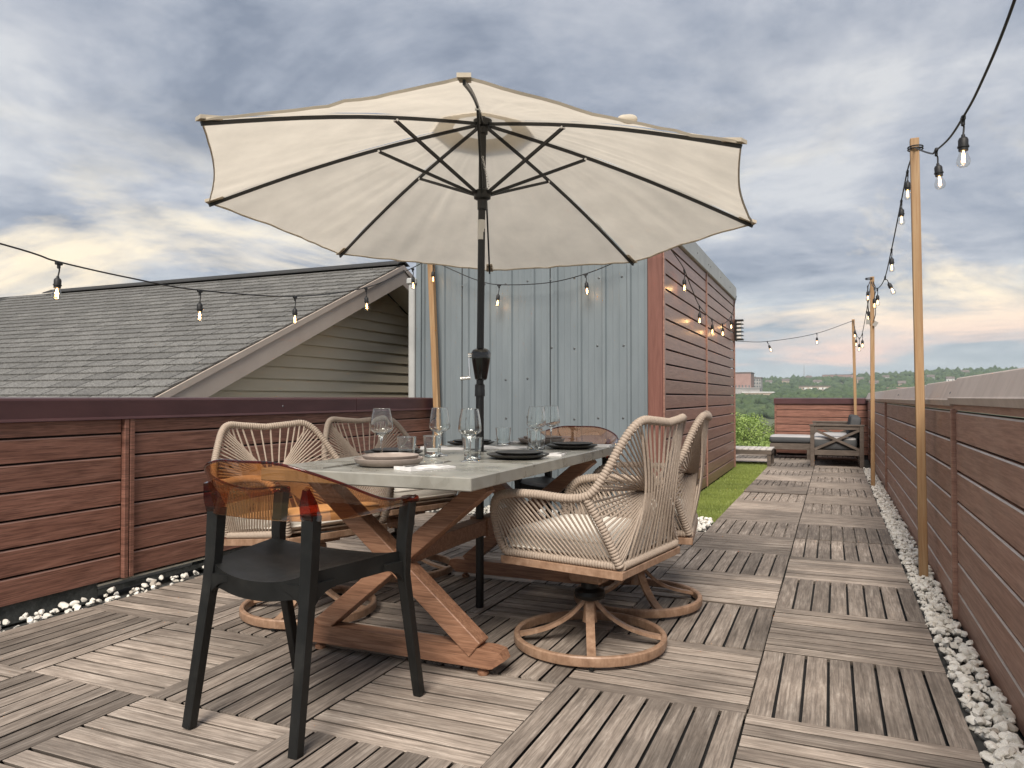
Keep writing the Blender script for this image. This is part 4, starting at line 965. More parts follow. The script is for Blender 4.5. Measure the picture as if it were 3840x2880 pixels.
plates(-1.80, 3.62, True, ('black dinner plate on the parapet side, behind the white napkin', 'black side plate on the parapet side, behind the white napkin'), 3, 0.255, 0.205)
plates(-1.50, 3.90, False, ('taupe stoneware dinner plate before the pinkish backed chair', 'taupe side plate stacked before the pinkish backed chair'), 4, 0.262, 0.215)
plates(-1.222, 3.60, True, ('black dinner plate on the walkway side, near the wine glass pair', 'black side plate on the walkway side, near the wine glass pair'), 5, 0.262, 0.205)
plates(-1.235, 2.93, True, ('black dinner plate on the walkway side, beside the umbrella pole', 'black side plate on the walkway side, beside the umbrella pole'), 6, 0.268, 0.205)

def wine_glass():
    g = thing('wine_glass', (0, 0, 0), 'x', 'wine glass', 'wine glasses on the table')
    foot = [(0, 0.0), (0.036, 0.0), (0.037, 0.0015), (0.030, 0.0035), (0.012, 0.007), (0.0055, 0.014), (0.0042, 0.03), (0.0042, 0.075), (0.006, 0.092), (0.014, 0.101), (0.028, 0.107), (0, 0.107)]
    part('stem', MB().lathe(foot, 40), 'solid_glass', g, smooth=60, world=False)
    out = [(0.0, 0.1065), (0.020, 0.1075), (0.037, 0.113), (0.0455, 0.121), (0.0475, 0.130), (0.0462, 0.146), (0.0428, 0.172), (0.0375, 0.200), (0.0352, 0.212)]
    inn = [(r - 0.0012 if r > 0.002 else 0, z + (0.001 if i < 5 else 0)) for i, (r, z) in enumerate(out)]
    part('bowl', MB().lathe(out + inn[::-1], 48), 'solid_glass', g, smooth=60, world=False)
    part('rim', MB().tube([(0.0346 * math.cos(a), 0.0346 * math.sin(a), 0.212) for a in [2 * PI * k / 40 for k in range(40)]], 0.0009, 6, closed=True), 'solid_glass', g, smooth=60, world=False)
    return g
WG = [(-1.74, 2.66, 'wine glass standing in front of the ropes of the parapet side chair'), (-1.612, 2.93, 'wine glass seen against the leaning pine post and parapet end'), (-1.347, 2.70, 'wine glass standing in front of the umbrella pole'),
      (-1.352, 3.445, 'wine glass overlapping the tumbler on the walkway side'), (-1.392, 3.765, 'wine glass with its foot behind the black plates near the pinkish chair')]
g0 = wine_glass()
for i, (x, y, lab) in enumerate(WG):
    g = g0 if i == 0 else copy_tree(g0); g.location = (x, y, ZT); g['label'] = lab
def tumbler():
    g = thing('tumbler', (0, 0, 0), 'x', 'tumbler', 'tumblers on the table')
    part('glass_base', MB().lathe([(0, 0.0), (0.031, 0.0), (0.034, 0.002), (0.0345, 0.010), (0.033, 0.0125), (0.02, 0.0105), (0, 0.010)], 40), 'solid_glass', g, smooth=50, world=False)
    out = [(0.0345, 0.004), (0.0352, 0.03), (0.0368, 0.052), (0.0385, 0.056), (0.0410, 0.085), (0.0422, 0.092)]
    inn = [(0.0400, 0.092), (0.0388, 0.085), (0.0365, 0.057), (0.0350, 0.051), (0.0330, 0.03), (0.0325, 0.0125)]
    part('wall', MB().lathe(out + inn + out[:1], 48), 'solid_glass', g, smooth=60, world=False)
    part('rim', MB().tube([(0.0411 * math.cos(a), 0.0411 * math.sin(a), 0.092) for a in [2 * PI * k / 40 for k in range(40)]], 0.0012, 6, closed=True), 'solid_glass', g, smooth=60, world=False)
    return g
TG = [(-1.655, 2.72, 'tumbler between the taupe plates and the parapet side black plates'), (-1.60, 2.845, 'tumbler in front of the wine glass with the leaning post behind'), (-1.375, 2.78, 'tumbler directly behind the wine glass by the umbrella pole'),
      (-1.655, 3.725, 'tumbler standing alone beyond the umbrella pole against the steel wall'), (-1.355, 3.475, 'tumbler directly behind the wine glass on the walkway side'), (-1.462, 3.70, 'tumbler hidden partly behind another tumbler near the taupe plates')]
t0 = tumbler()
for i, (x, y, lab) in enumerate(TG):
    g = t0 if i == 0 else copy_tree(t0); g.location = (x, y, ZT); g['label'] = lab
def napkin(x, y, a, lx, ly, seed, lab):
    rr = random.Random(seed); nx, ny = 22, 16; m = MB(); o = Vector((rr.uniform(0, 9), rr.uniform(0, 9), 0)); lay = []
    def z(u, v, top):
        return (0.007 + 0.0035 * mnoise.noise(Vector((u * 4, v * 3, 0)) + o) + 0.002 * mnoise.noise(Vector((u * 9, v * 9, 3)) + o) + (0.006 if u < 0.25 else 0) * (0.25 - u) / 0.25) if top else 0.0003
    for top in (1, 0):
        for j in range(ny + 1):
            for i in range(nx + 1):
                u, v = i / nx, j / ny; e = 0.004 * mnoise.noise(Vector((u * 5, v * 5, 7)) + o)
                lay.append(((u - 0.5) * lx + e, (v - 0.5) * ly + e * 1.4, z(u, v, top)))
    w = nx + 1; K = w * (ny + 1)
    fs = [(j * w + i, j * w + i + 1, (j + 1) * w + i + 1, (j + 1) * w + i) for j in range(ny) for i in range(nx)] + [(K + (j + 1) * w + i, K + (j + 1) * w + i + 1, K + j * w + i + 1, K + j * w + i) for j in range(ny) for i in range(nx)]
    per = [i for i in range(w)] + [j * w + nx for j in range(1, ny + 1)] + [ny * w + i for i in range(nx - 1, -1, -1)] + [j * w for j in range(ny - 1, 0, -1)]
    fs += [(per[k], K + per[k], K + per[(k + 1) % len(per)], per[(k + 1) % len(per)]) for k in range(len(per))]
    m.add(lay, fs); n = part('napkin', m, 'napkin', smooth=50); n.location = (x, y, ZT); n.rotation_euler = (0, 0, R(a)); tag(n, lab, 'napkin', 'white folded napkins'); return n
def fork(x, y, a, lab, z=0.011):
    m = MB(); h = crom([(-0.095, 0, 0.002), (-0.05, 0, 0.004), (0.0, 0, 0.006), (0.03, 0, 0.003), (0.045, 0, 0.003)], 6)
    m.sweep(h, [(-0.0045, -0.001), (0.0045, -0.001), (0.0045, 0.001), (-0.0045, 0.001)], scale=[1.2 - 0.5 * min(1, i / 12) for i in range(len(h))])
    m.box((0.052, 0, 0.0035), (0.018, 0.022, 0.002), b=0.0005)
    for k in range(4): m.bar((0.058, -0.0093 + 0.0062 * k, 0.0035), (0.102, -0.0088 + 0.0059 * k, 0.010), 0.0028, 0.0018)
    f = part('fork', m, 'cutlery', smooth=40); f.location = (x, y, ZT + z); f.rotation_euler = (0, 0, R(a)); tag(f, lab, 'fork', 'forks on the napkins')
def knife(x, y, a, lab, z=0.0):
    m = MB(); m.sweep([(-0.105, 0, 0.003), (-0.10, 0, 0.003), (-0.01, 0, 0.003), (0.0, 0, 0.003)], [(-0.006, -0.002), (0.006, -0.002), (0.006, 0.002), (-0.006, 0.002)], scale=[0.6, 1, 0.8, 0.7])
    m.prism([(0, -0.006, 0.002), (0.08, -0.009, 0.002), (0.10, -0.006, 0.002), (0.112, 0.004, 0.002), (0.0, 0.006, 0.002)], (0, 0, 0.0012))
    f = part('knife', m, 'cutlery', smooth=40); f.location = (x, y, ZT + z); f.rotation_euler = (0, 0, R(a)); tag(f, lab, 'knife', 'knives beside the plates')
napkin(-1.36, 2.365, 68, 0.205, 0.10, 1, 'white napkin beside the taupe plates at the amber chair'); fork(-1.36, 2.375, 62, 'fork on the napkin beside the taupe plates at the amber chair', 0.012)
knife(-1.70, 2.33, -92, 'knife beside the taupe plates at the amber chair')
napkin(-1.79, 3.31, 12, 0.22, 0.12, 2, 'white napkin on the parapet side between the black plates'); fork(-1.77, 3.33, 10, 'fork on the parapet side napkin', 0.012)
napkin(-1.53, 3.47, 20, 0.22, 0.11, 3, 'white napkin in mid table behind the umbrella pole'); fork(-1.50, 3.46, -20, 'fork on the mid table napkin behind the pole', 0.012)
napkin(-1.65, 3.87, 70, 0.16, 0.10, 4, 'white napkin beside the far taupe plates'); fork(-1.66, 3.87, 200, 'fork on the napkin beside the far taupe plates', 0.012)
napkin(-1.155, 3.15, 100, 0.15, 0.10, 5, 'white napkin on the walkway edge between two black plate stacks'); knife(-1.15, 3.13, 60, 'knife on the walkway edge napkin', 0.011)
napkin(-1.12, 3.80, 100, 0.14, 0.09, 6, 'white napkin at the table corner by the pinkish chair')

# ================================================================== pine posts
def post(p, q, w, lab):
    p, q = Vector(p), Vector(q); o = thing('pine_post', p, lab, 'post', 'pine posts carrying the string lights')
    part('post_body', MB().bar(p, q, w, w, up=(0, 1, 0), b=0.003), 'pine', o)
    return o
p1 = post((0.455, 4.75, 0.0), (0.43, 4.75, 2.46), 0.045, 'tall bare pine post in the white stones, nearest the coping joint')
p2 = post((0.40, 9.3, 0.0), (0.41, 9.3, 2.356), 0.043, 'pine post with a tangle of bulbs and paper tags near the sofa')
p3 = post((0.345, 13.6, 0.0), (0.311, 13.6, 2.293), 0.044, 'pine post in front of the short red brown fence')
p4 = post((-3.325, 6.07, 0.0), (-3.437, 6.07, 2.33), 0.052, 'leaning pine post at the parapet end against the steel wall')
for pz, o in ((2.40, p1), (2.33, p2)):
    k = MB()
    for dz in (0, 0.012): k.tube([wloc(o) + Vector((-0.02, 0, pz + dz)) + Vector((0.038 * math.cos(a), 0.038 * math.sin(a), 0)) for a in [2 * PI * i / 16 for i in range(16)]], 0.004, 6, closed=True)
    part('tie_wire', k, 'cable', o)

# ================================================================== string lights
BP = {}
BP['hanger'] = None
def bulb_meshes():
    sock = MB().lathe([(0, 0.058), (0.006, 0.058), (0.007, 0.050), (0.013, 0.046), (0.0165, 0.038), (0.0165, 0.018), (0.019, 0.017), (0.019, 0.012), (0.016, 0.011), (0.0155, 0.0), (0, 0.0)], 20)
    gl = MB().lathe([(0.0125, 0.004), (0.0125, -0.004), (0.016, -0.016), (0.0215, -0.030), (0.0225, -0.040), (0.0195, -0.050), (0.012, -0.057), (0, -0.059)], 24)
    fil = MB()
    for k in range(5):
        a = 2 * PI * k / 5; fil.tube([(0.0035 * math.cos(a), 0.0035 * math.sin(a), -0.008), (0.006 * math.cos(a + .6), 0.006 * math.sin(a + .6), -0.042)], 0.0011, 5)
    fil.tube([(0, 0, 0.0), (0, 0, -0.012)], 0.003, 8)
    cl = MB().box((0, 0, 0), (0.036, 0.014, 0.017), b=0.003).box((0, 0, -0.014), (0.015, 0.012, 0.024), b=0.003)
    return sock.mesh('socket', 'cable', 35), gl.mesh('bulb', 'bulb_glass', 60), fil.mesh('filament', 'filament', 60), cl.mesh('clip', 'cable')
SOCK, BGL, FIL, CLIP = bulb_meshes()
def string(label, paths, bulbs, lit=0.0, r=0.0042, base=None):
    st = thing('string_light', base, label, 'string light', 'string lights around the deck')
    cb = MB()
    for p in paths: cb.tube(crom(p, 8), r, 7)
    part('cable', cb, 'cable', st, smooth=60)
    for b in bulbs:
        at_, drop = Vector(b[0]), b[1]; sway = Vector(b[2]) if len(b) > 2 else Vector((0, 0, 0))
        link('clip', CLIP, st, at_, (0, 0, b[3] if len(b) > 3 else PI / 2), True)
        end = at_ + Vector((0, 0, -drop)) + sway          # top of socket
        part('drop_wire', MB().tube(crom([at_ + Vector((0, 0, -0.02)), at_.lerp(end, 0.5) + Vector((0.003, 0.003, 0)), end], 4), 0.0035, 6), 'cable', st, smooth=60)
        ax = (sway * 0.9 + Vector((0, 0, -drop))); rot = (-ax).to_track_quat('Z', 'Y').to_euler() if sway.length > 0 else (0, 0, 0)
        s = link('socket', SOCK, st, end - (-ax).normalized() * 0.055, rot, True)
        g = link('bulb', BGL, s); link('filament', FIL, g)
        if lit:
            ld = bpy.data.lights.new('bulb_glow', 'POINT'); ld.energy = lit; ld.color = (1.0, 0.56, 0.22); ld.shadow_soft_size = 0.012
            lo = bpy.data.objects.new('bulb_glow', ld); COL.objects.link(lo); lo.parent = g; lo.location = (0, 0, -0.028)
    return st
xl = -3.42
string('lit string light over the parapet wall up to the leaning post', [[(xl, 1.2, 1.93), (xl, 1.8, 1.74), (xl, 2.291, 1.673), (xl, 2.429, 1.652), (xl, 2.823, 1.633), (xl, 3.294, 1.630), (xl, 4.144, 1.700), (xl, 4.995, 1.875), (xl, 5.667, 2.128), (xl - .01, 6.03, 2.285)]],
       [((xl, 2.429, 1.645), 0.066, (0, -.004, 0)), ((xl, 3.30, 1.625), 0.066), ((xl, 4.145, 1.693), 0.072), ((xl, 4.998, 1.868), 0.062, (0, .006, 0)), ((xl, 5.72, 2.138), 0.066, (0, .004, 0))], 0.1, base=(xl, 3.8, 1.6))
ys = 6.05
string('lit string light hung across the corrugated steel wall', [[(-3.44, 6.03, 2.285), (-3.161, ys, 2.150), (-2.95, ys, 2.06), (-2.729, ys, 2.004), (-2.28, ys, 1.992), (-1.924, ys, 2.048), (-1.60, ys, 2.15), (-1.24, 6.0, 2.26)]],
       [((-3.40, ys, 2.262), 0.09, (0, 0.0, 0), 0), ((-2.729, ys, 1.998), 0.078, (-.008, 0, 0), 0), ((-1.924, ys, 2.042), 0.062, (.006, 0, 0), 0)], 0.11, base=(-2.4, ys, 1.99))
xs = -1.215
string('lit string light drooping along the brown plank side of the penthouse', [[(-1.24, 6.0, 2.26), (xs, 6.395, 2.185), (xs, 6.717, 2.140), (xs, 7.10, 2.02), (xs, 7.536, 1.908), (xs, 8.363, 1.856), (xs, 9.258, 1.886), (xs, 10.111, 2.085), (xs, 10.632, 2.39)]],
       [((xs, 6.717, 2.133), 0.075), ((xs, 7.536, 1.902), 0.06), ((xs, 8.363, 1.850), 0.05, (0, .01, 0)), ((xs, 9.22, 1.88), 0.035), ((xs, 10.05, 2.05), 0.05)], 0.12, base=(xs, 8.2, 1.85))
string('string light strung from the penthouse corner to the far post', [[(XP + 0.02, 11.02, 1.80), (-0.90, 11.75, 1.835), (-0.26, 12.55, 1.99), (0.311, 13.58, 2.27)]],
       [((-0.90, 11.75, 1.832), 0.05, (.02, 0, 0)), ((-0.23, 12.6, 2.0), 0.06)], 0.0, base=(-0.5, 12.3, 1.8))
xr = 0.425
string('string light sagging between the far post and the tagged post', [[(0.311, 13.58, 2.27), (0.33, 12.9, 2.03), (0.35, 12.1, 1.87), (0.365, 11.3, 1.86), (0.38, 10.4, 2.02), (0.40, 9.32, 2.30)]],
       [((0.322, 13.2, 2.13), 0.06), ((0.332, 12.75, 1.99), 0.09), ((0.352, 12.0, 1.863), 0.08), ((0.368, 11.2, 1.862), 0.08), ((0.385, 10.2, 2.06), 0.05, (.03, 0, 0)), ((0.39, 9.75, 2.18), 0.16)], 0.0, base=(0.36, 11.6, 1.85))
string('string light sagging from the tagged post up to the tall bare post', [[(0.40, 9.28, 2.30), (0.405, 8.9, 2.19), (0.42, 8.2, 2.085), (xr, 7.33, 2.056), (xr, 6.526, 2.150), (xr, 5.531, 2.315), (xr, 5.10, 2.385), (0.43, 4.79, 2.40)], [(0.385, 9.27, 2.30), (0.36, 9.25, 2.2), (0.362, 9.25, 2.0), (0.385, 9.26, 1.80)], [(0.42, 9.27, 2.30), (0.445, 9.25, 2.2), (0.43, 9.25, 2.12), (0.44, 9.25, 1.95), (0.42, 9.25, 1.85)]],
       [((xr, 5.12, 2.375), 0.055), ((xr, 5.572, 2.305), 0.045), ((xr, 6.50, 2.15), 0.06), ((xr, 7.30, 2.055), 0.05, (.025, 0, 0)), ((0.418, 8.4, 2.10), 0.06), ((0.41, 8.85, 2.17), 0.11), ((0.362, 9.22, 2.24), 0.05)], 0.0, base=(0.42, 7.0, 2.05))
string('string light rising from the tall bare post out over the fence', [[(0.43, 4.71, 2.40), (0.43, 4.35, 2.27), (0.43, 3.95, 2.135), (0.43, 3.836, 2.111), (0.43, 3.40, 2.03), (0.43, 3.057, 1.995), (0.43, 2.75, 1.98), (0.43, 2.3, 2.0), (0.43, 1.8, 2.09)]],
       [((0.43, 3.80, 2.104), 0.062, (.006, 0, 0)), ((0.43, 3.055, 1.99), 0.06)], 0.0, base=(0.43, 3.3, 2.0))
for loc, e in (((0.362, 9.245, 1.845), (0.1, 0.05, 0.1)), ((0.437, 9.245, 1.82), (0.1, 0.6, -0.2))):
    tg = part('paper_tag', MB().box((0, 0, 0), (0.042, 0.0012, 0.055)), 'tag'); tg.location = loc; tg.rotation_euler = e
    tag(tg, 'small grey printed tag dangling from the light cable at the post', 'tag', 'printed tags on the light cable')

# ================================================================== lounge corner
sf = thing('outdoor_sofa', (0.04, 12.4, 0), 'grey brown wooden sofa with crossed arm panel and grey cushions by the fence', 'sofa')
def arm(y):
    for x in (-0.285, 0.365): part('leg', MB().box((x, y, 0.293), (0.055, 0.06, 0.586), b=0.003), 'sofa_wood', sf)
    part('arm_rail', MB().box((0.04, y, 0.598), (0.73, 0.075, 0.024), b=0.003), 'sofa_wood', sf)
    part('upper_rail', MB().box((0.04, y, 0.560), (0.594, 0.045, 0.05), b=0.003), 'sofa_wood', sf)
    part('lower_rail', MB().box((0.04, y, 0.205), (0.594, 0.045, 0.075), b=0.003), 'sofa_wood', sf)
    for s in (-1, 1): part('cross_brace', MB().bar((0.04 - s * 0.295, y + s * 0.002, 0.250), (0.04 + s * 0.295, y + s * 0.002, 0.530), 0.034, 0.045, up=(0, 1, 0)), 'sofa_wood', sf)
arm(11.68); arm(13.35)
part('seat_deck', MB().box((0.03, 12.51, 0.205), (0.60, 1.60, 0.05)), 'sofa_wood', sf)
part('front_rail', MB().box((-0.285, 12.51, 0.205), (0.03, 1.58, 0.075)), 'sofa_wood', sf)
part('back_frame', MB().box((0.365, 12.51, 0.42), (0.03, 1.58, 0.34)), 'sofa_wood', sf)
for y in (12.1, 12.93): part('seat_cushion', MB().superell((0.01, y, 0.325), (0.60, 0.81, 0.20), 0.35, 0.18, 32, 12), 'cushion_grey', sf, smooth=180); part('sky_lit_top', MB().superell((0.01, y, 0.387), (0.585, 0.795, 0.09), 0.35, 0.18, 32, 12), 'cushion_top', sf, smooth=180)  # pale layer on each grey seat is painted skylight
for y in (12.0, 12.55, 13.08): part('back_cushion', MB().superell((0.275, y, 0.55), (0.15, 0.50, 0.35), 0.35, 0.3, 32, 12, rot=Matrix.Rotation(R(8), 3, 'Y')), 'cushion_grey', sf, smooth=180)
bn = thing('daybed_bench', (-0.65, 13.2, 0), 'low grey brown bench with a thick grey cushion in front of the short fence', 'bench')
part('frame', MB().box((-0.65, 13.2, 0.205), (0.62, 0.62, 0.10), b=0.003), 'sofa_wood', bn)
for x in (-0.93, -0.37):
    for y in (12.92, 13.48): part('leg', MB().box((x, y, 0.09), (0.055, 0.055, 0.18), b=0.003), 'sofa_wood', bn)
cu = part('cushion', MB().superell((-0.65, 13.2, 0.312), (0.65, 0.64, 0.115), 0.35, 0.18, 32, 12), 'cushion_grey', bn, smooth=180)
part('sky_lit_top', MB().superell((-0.65, 13.2, 0.345), (0.63, 0.62, 0.066), 0.35, 0.18, 32, 12), 'cushion_top', cu, smooth=180)  # added pale layer: skylight painted onto the grey cushion
ct = thing('coffee_table', (-1.28, 11.75, 0), 'low slatted wooden coffee table on the turf beside the walkway', 'table')
for x in (-1.70, -0.865):
    for y in (11.48, 12.0): part('leg', MB().box((x, y, 0.11), (0.055, 0.055, 0.22), b=0.003), 'sofa_wood', ct)
for y in (11.455, 12.025): part('apron', MB().box((-1.28, y, 0.195), (0.89, 0.025, 0.062), b=0.002), 'sofa_wood', ct)
for x in (-1.72, -0.845): part('apron', MB().box((x, 11.74, 0.195), (0.025, 0.54, 0.062), b=0.002), 'sofa_wood', ct)
sm_ = MB().box((0, 0, 0), (0.075, 0.60, 0.018), b=0.002).mesh('slat', 'pale_slat')
for i in range(11): link('slat', sm_, ct, (-1.695 + 0.083 * i, 11.74, 0.238), None, True)

# ================================================================== beyond the roof: trees, hillside, town
def tree(name, x, y, top, rad, mat, lab, n, leaf, seed):
    rr = random.Random(seed); gz = hill(x, y); t = thing(name, (x, y, gz), lab, 'tree', 'trees below the roof edge')
    H = top - gz; tr = MB(); trunk_top = gz + H * 0.72
    tr.tube(crom([(x, y, gz - 0.2), (x + 0.15, y, gz + H * 0.3), (x - 0.1, y + 0.1, trunk_top)], 6), 0.22, 8, scale=[1 - 0.75 * i / 12 for i in range(13)])
    cents = []
    for k in range(16):
        a = rr.uniform(0, 6.28); e = rr.uniform(-0.35, 1.0); q = rad * rr.uniform(0.45, 0.95)
        c = Vector((x + q * math.cos(a) * math.cos(e * 1.2), y + q * math.sin(a) * math.cos(e * 1.2), top - rad * 1.05 + rad * 0.95 * e)); cents.append((c, rad * rr.uniform(0.25, 0.45)))
        st = Vector((x, y, gz + H * rr.uniform(0.35, 0.65))); tr.tube(crom([st, st.lerp(c, 0.5) + Vector((0, 0, 0.3)), c], 4), 0.07, 5, scale=[1 - 0.09 * i for i in range(9)])
    part('trunk', tr, 'bark', t, smooth=60)
    lv = MB()
    for _ in range(n):
        c, r = rr.choice(cents); d = Vector((rr.gauss(0, 1), rr.gauss(0, 1), rr.gauss(0, 1))).normalized(); p = c + d * r * rr.uniform(0.5, 1.12) ** 0.5
        u = Vector((rr.gauss(0, 1), rr.gauss(0, 1), rr.gauss(0, 0.6))).normalized(); v = u.cross(Vector((rr.gauss(0, 1), rr.gauss(0, 1), rr.gauss(0, 1)))).normalized(); s = leaf * rr.uniform(0.6, 1.3)
        lv.add([p - u * s, p + v * s * 0.45, p + u * s, p - v * s * 0.45], [(0, 1, 2, 3)])
    me = bpy.data.meshes.new('crown'); me.from_pydata(lv.v, [], lv.f); me.materials.append(M[mat]); link('crown', me, t, (0, 0, 0), None, True)
tree('leafy_tree', -4.3, 35, 0.1, 2.2, 'leaf_light', 'bright green tree just past the penthouse corner below the roof edge', 24000, 0.050, 1)
tree('leafy_tree', -3.0, 31, -1.15, 2.2, 'leaf_light', 'bright green tree crown right behind the coffee table', 24000, 0.045, 2)
tree('leafy_tree', -2.2, 41, -1.5, 2.6, 'leaf_light', 'bright green tree partly hidden by the daybed cushion', 24000, 0.055, 3)
tree('leafy_tree', -6.0, 58, -1.8, 3.0, 'leaf_mid', 'olive green tree behind the bright green crowns', 14000, 0.084, 4)
tree('leafy_tree', -4.6, 75, -1.6, 2.6, 'leaf_mid', 'small dull green tree standing before the parked cars', 14000, 0.090, 5)
tree('leafy_tree', -7.4, 46, -1.0, 2.6, 'leaf_light', 'yellow green tree standing against the penthouse edge', 24000, 0.060, 6)

# far wooded slopes (nobody could count these)
def clump_mb(sub):
    out = []
    for sd in range(5):
        bm = bmesh.new(); bmesh.ops.create_icosphere(bm, subdivisions=sub, radius=1.0); o = Vector((sd * 7.1, 3, 1))
        for v in bm.verts: v.co *= 1 + 0.55 * mnoise.noise(v.co * 2.3 + o) + 0.25 * mnoise.noise(v.co * 5 + o)
        out.append(([v.co.copy() for v in bm.verts], [tuple(v.index for v in f.verts) for f in bm.faces])); bm.free()
    return out
CL = clump_mb(2); CL1 = clump_mb(1)
fm = MB(); rr = random.Random(21)
BLD = [(-95, 560, 55, 560 + 70)]
def clump(x, y, r, zz=0.8):
    v, f = (CL if y < 660 else CL1)[rr.randrange(5)]; a = rr.uniform(0, 6.28); ca, sa = math.cos(a), math.sin(a); z = hill(x, y)
    fm.add([(x + r * (p.x * ca - p.y * sa), y + r * (p.x * sa + p.y * ca), z + r * 0.55 + r * zz * p.z) for p in v], f)
for _ in range(1500):
    y = rr.uniform(400, 640); x = rr.uniform(-0.24, 0.10) * y; clump(x, y, rr.uniform(1.6, 3.8))
for _ in range(5200):
    y = 660 + 860 * rr.random() ** 0.8; x = rr.uniform(-0.26, 0.30) * y
    if mnoise.noise(Vector((x * 0.012, y * 0.008, 5))) < -0.32: continue
    clump(x, y, rr.uniform(2.4, 5.4))
for i in range(700):
    y = rr.uniform(1400, 1500); x = -0.26 * y + 0.56 * y * i / 700; clump(x, y, rr.uniform(2.5, 7.5), rr.uniform(.7, 1.4))
tag(part('wooded_hillside', fm, 'wood_far', smooth=180), 'far wooded hillside of dark green tree crowns', 'woods', kind='stuff')

def block(name, x, y, z, w, d, h, mat, lab, wins, roofm='far_roof', cat='building'):
    b = thing(name, (x, y, z), lab, cat); part('wall', MB().box((x, y, z + h / 2), (w, d, h)), mat, b); part('roof', MB().box((x, y, z + h + 0.4), (w + 0.8, d + 0.8, 0.8)), roofm, b)
    if wins:
        nc, nr, ww, wh, z0, dz, wm = wins
        wmesh = MB().box((0, 0, 0), (ww, 0.4, wh)).mesh('window', wm)
        for r in range(nr):
            for c in range(nc): link('window', wmesh, b, (x - w / 2 + (c + 0.5) * w / nc, y - d / 2, z + z0 + r * dz), None, True)
    return b
block('hospital_block', -74, 600, -1, 34, 25, 20.3, 'far_brick', 'tall pinkish brown block with narrow upright windows above the hillside', (14, 1, 0.9, 9.5, 6.5, 4, 'far_win'))
block('office_tower', -56.5, 640, -1, 6, 12, 17.5, 'far_grey', 'slim pale tower beside the pinkish brown block', (3, 6, 1.0, 1.4, 3, 2.6, 'far_win'))
block('low_block', -76, 585, -4, 52, 10, 11.5, 'far_grey', 'low grey building with a long glass front under the pinkish block', (12, 1, 3.2, 4.2, 5.5, 4, 'far_win'), 'far_grey')
block('low_block', -49, 560, -4, 21, 10, 8.2, 'far_tan', 'low tan building with a thin white roof edge on the slope', (9, 1, 1.4, 3.4, 3.6, 4, 'far_grey'), 'far_white')
block('low_block', -26, 600, -2, 20, 9, 5, 'far_tan', 'flat tan building half hidden by the short fence', (8, 1, 1.3, 2.0, 2.6, 4, 'far_roof'), 'far_tan')
ab = block('apartment_block', -17, 800, hill(-17, 800) - 2, 29, 10, 10.0, 'far_tan', 'tan apartment block with white balconies on the wooded slope', (10, 3, 1.4, 1.3, 2.6, 2.8, 'far_win'))
bmesh_ = MB().box((0, 0, 0), (3.0, 1.2, 1.9)).mesh('balcony', 'far_white')
for cx in (-25, -20.5, -11.5, -7.5):
    for r in (1, 2): link('balcony', bmesh_, ab, (cx, 794.6, ab.location.z + 2.4 + r * 2.8), None, True)
block('flat_roofed_hall', 62, 760, hill(62, 760) - 3, 34, 14, 8.5, 'far_tan', 'wide tan hall with a pale roof above the fence coping', (9, 1, 1.6, 1.6, 5.5, 3, 'far_grey'), 'far_brick')
block('hilltop_hall', 8, 1380, hill(8, 1380), 50, 14, 9, 'far_brick', 'long brown hall along the hilltop between tree crowns', (12, 1, 2, 2, 5.5, 3, 'far_roof'))
def house(x, y, lab, wallm='far_white'):
    z = hill(x, y); h = thing('hillside_house', (x, y, z), lab, 'house', 'little houses on the far hillside'); s = rr.uniform(3.6, 5.0); d = 4
    part('wall', MB().box((x, y, z + 3.0), (2 * s, 2 * d, 6.5)), wallm, h)
    part('roof', MB().prism([(x - s - .4, y - d - .5, z + 6.1), (x - s - .4, y + d + .5, z + 6.1), (x - s - .4, y, z + 9.0)], (2 * s + .8, 0, 0)), 'far_roof', h)
    wm = MB().box((0, 0, 0), (1.1, 0.3, 1.4)).mesh('window', 'far_win')
    for k in (-0.5, 0.5): link('window', wm, h, (x + k * s, y - d, z + 4.2), None, True)
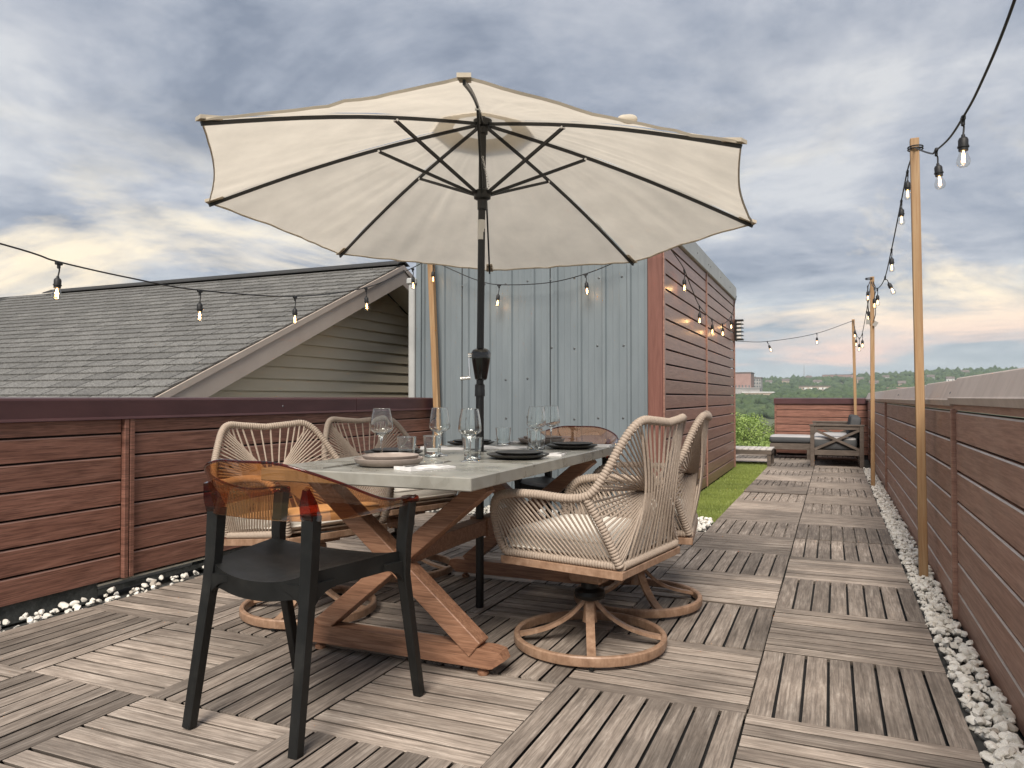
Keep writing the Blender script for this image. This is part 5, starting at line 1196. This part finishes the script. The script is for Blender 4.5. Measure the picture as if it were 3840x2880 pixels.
for i, (u, y) in enumerate([(-0.075, 1050), (-0.055, 1120), (-0.028, 1200), (-0.018, 1010), (0.03, 1080), (0.045, 950), (0.058, 1180), (0.075, 900), (0.105, 1150), (0.125, 1060), (0.14, 1250)]):
    house(u * y, y, ('white gabled house among the trees on the far hillside', 'tan gabled house among the trees on the far hillside', 'grey gabled house among the trees on the far hillside')[i % 3], ('far_white', 'far_tan', 'far_grey')[i % 3])
ms = thing('radio_mast', (-0.0335 * 1450, 1450, hill(-48, 1450)), 'thin radio mast rising above the hilltop trees', 'mast'); z0 = hill(-48, 1450)
part('lattice', MB().tube([(-48.5, 1450, z0), (-48.5, 1450, z0 + 34)], 0.55, 4, scale=[1.2, 0.5]), 'far_grey', ms)
for k in range(5): part('antenna_arm', MB().box((-48.5, 1450, z0 + 14 + k * 4.5), (2.2 - 0.3 * k, 0.4, 0.4)), 'far_grey', ms)
carm = [MB().superell((0, 0, 0.55), (4.2, 1.75, 0.8), 0.4, 0.3, 16, 8).superell((-0.1, 0, 1.05), (2.2, 1.5, 0.75), 0.5, 0.4, 16, 8).mesh('body', m, 50) for m in ('far_white', 'far_grey')]
tyr = MB().tube([(0, -0.1, 0), (0, 0.1, 0)], 0.33, 12).mesh('wheel', 'cable', 40)
for i in range(9):
    y = 205 + 9 * (i % 3); x = -0.098 * y + 3.4 * (i // 3) + (i % 3) * 2.2; z = hill(x, y)
    c = thing('parked_car', (x, y, z), ('white', 'grey')[i % 2] + ' car parked in the lot below the wooded slope', 'car', 'cars parked in the far lot', rr.uniform(-.3, .3))
    link('body', carm[i % 2], c)
    for a in (-1.3, 1.3):
        for b in (-0.8, 0.8): link('wheel', tyr, c, (a, b, 0.33))

# air
hz = part('haze', MB().box((0, 700, 45), (4200, 2800, 140)), 'membrane'); tag(hz, kind='stuff')
hmn = bpy.data.materials.new('haze_air'); hmn.use_nodes = True; nt = hmn.node_tree; nt.nodes.remove(nt.nodes['Principled BSDF'])
pv = N(nt, 'ShaderNodeVolumePrincipled'); pv.inputs['Color'].default_value = (0.80, 0.90, 0.96, 1); pv.inputs['Density'].default_value = 0.00024; pv.inputs['Anisotropy'].default_value = 0.2
nt.links.new(pv.outputs[0], nt.nodes['Material Output'].inputs['Volume'])
hz.data.materials.clear(); hz.data.materials.append(hmn)
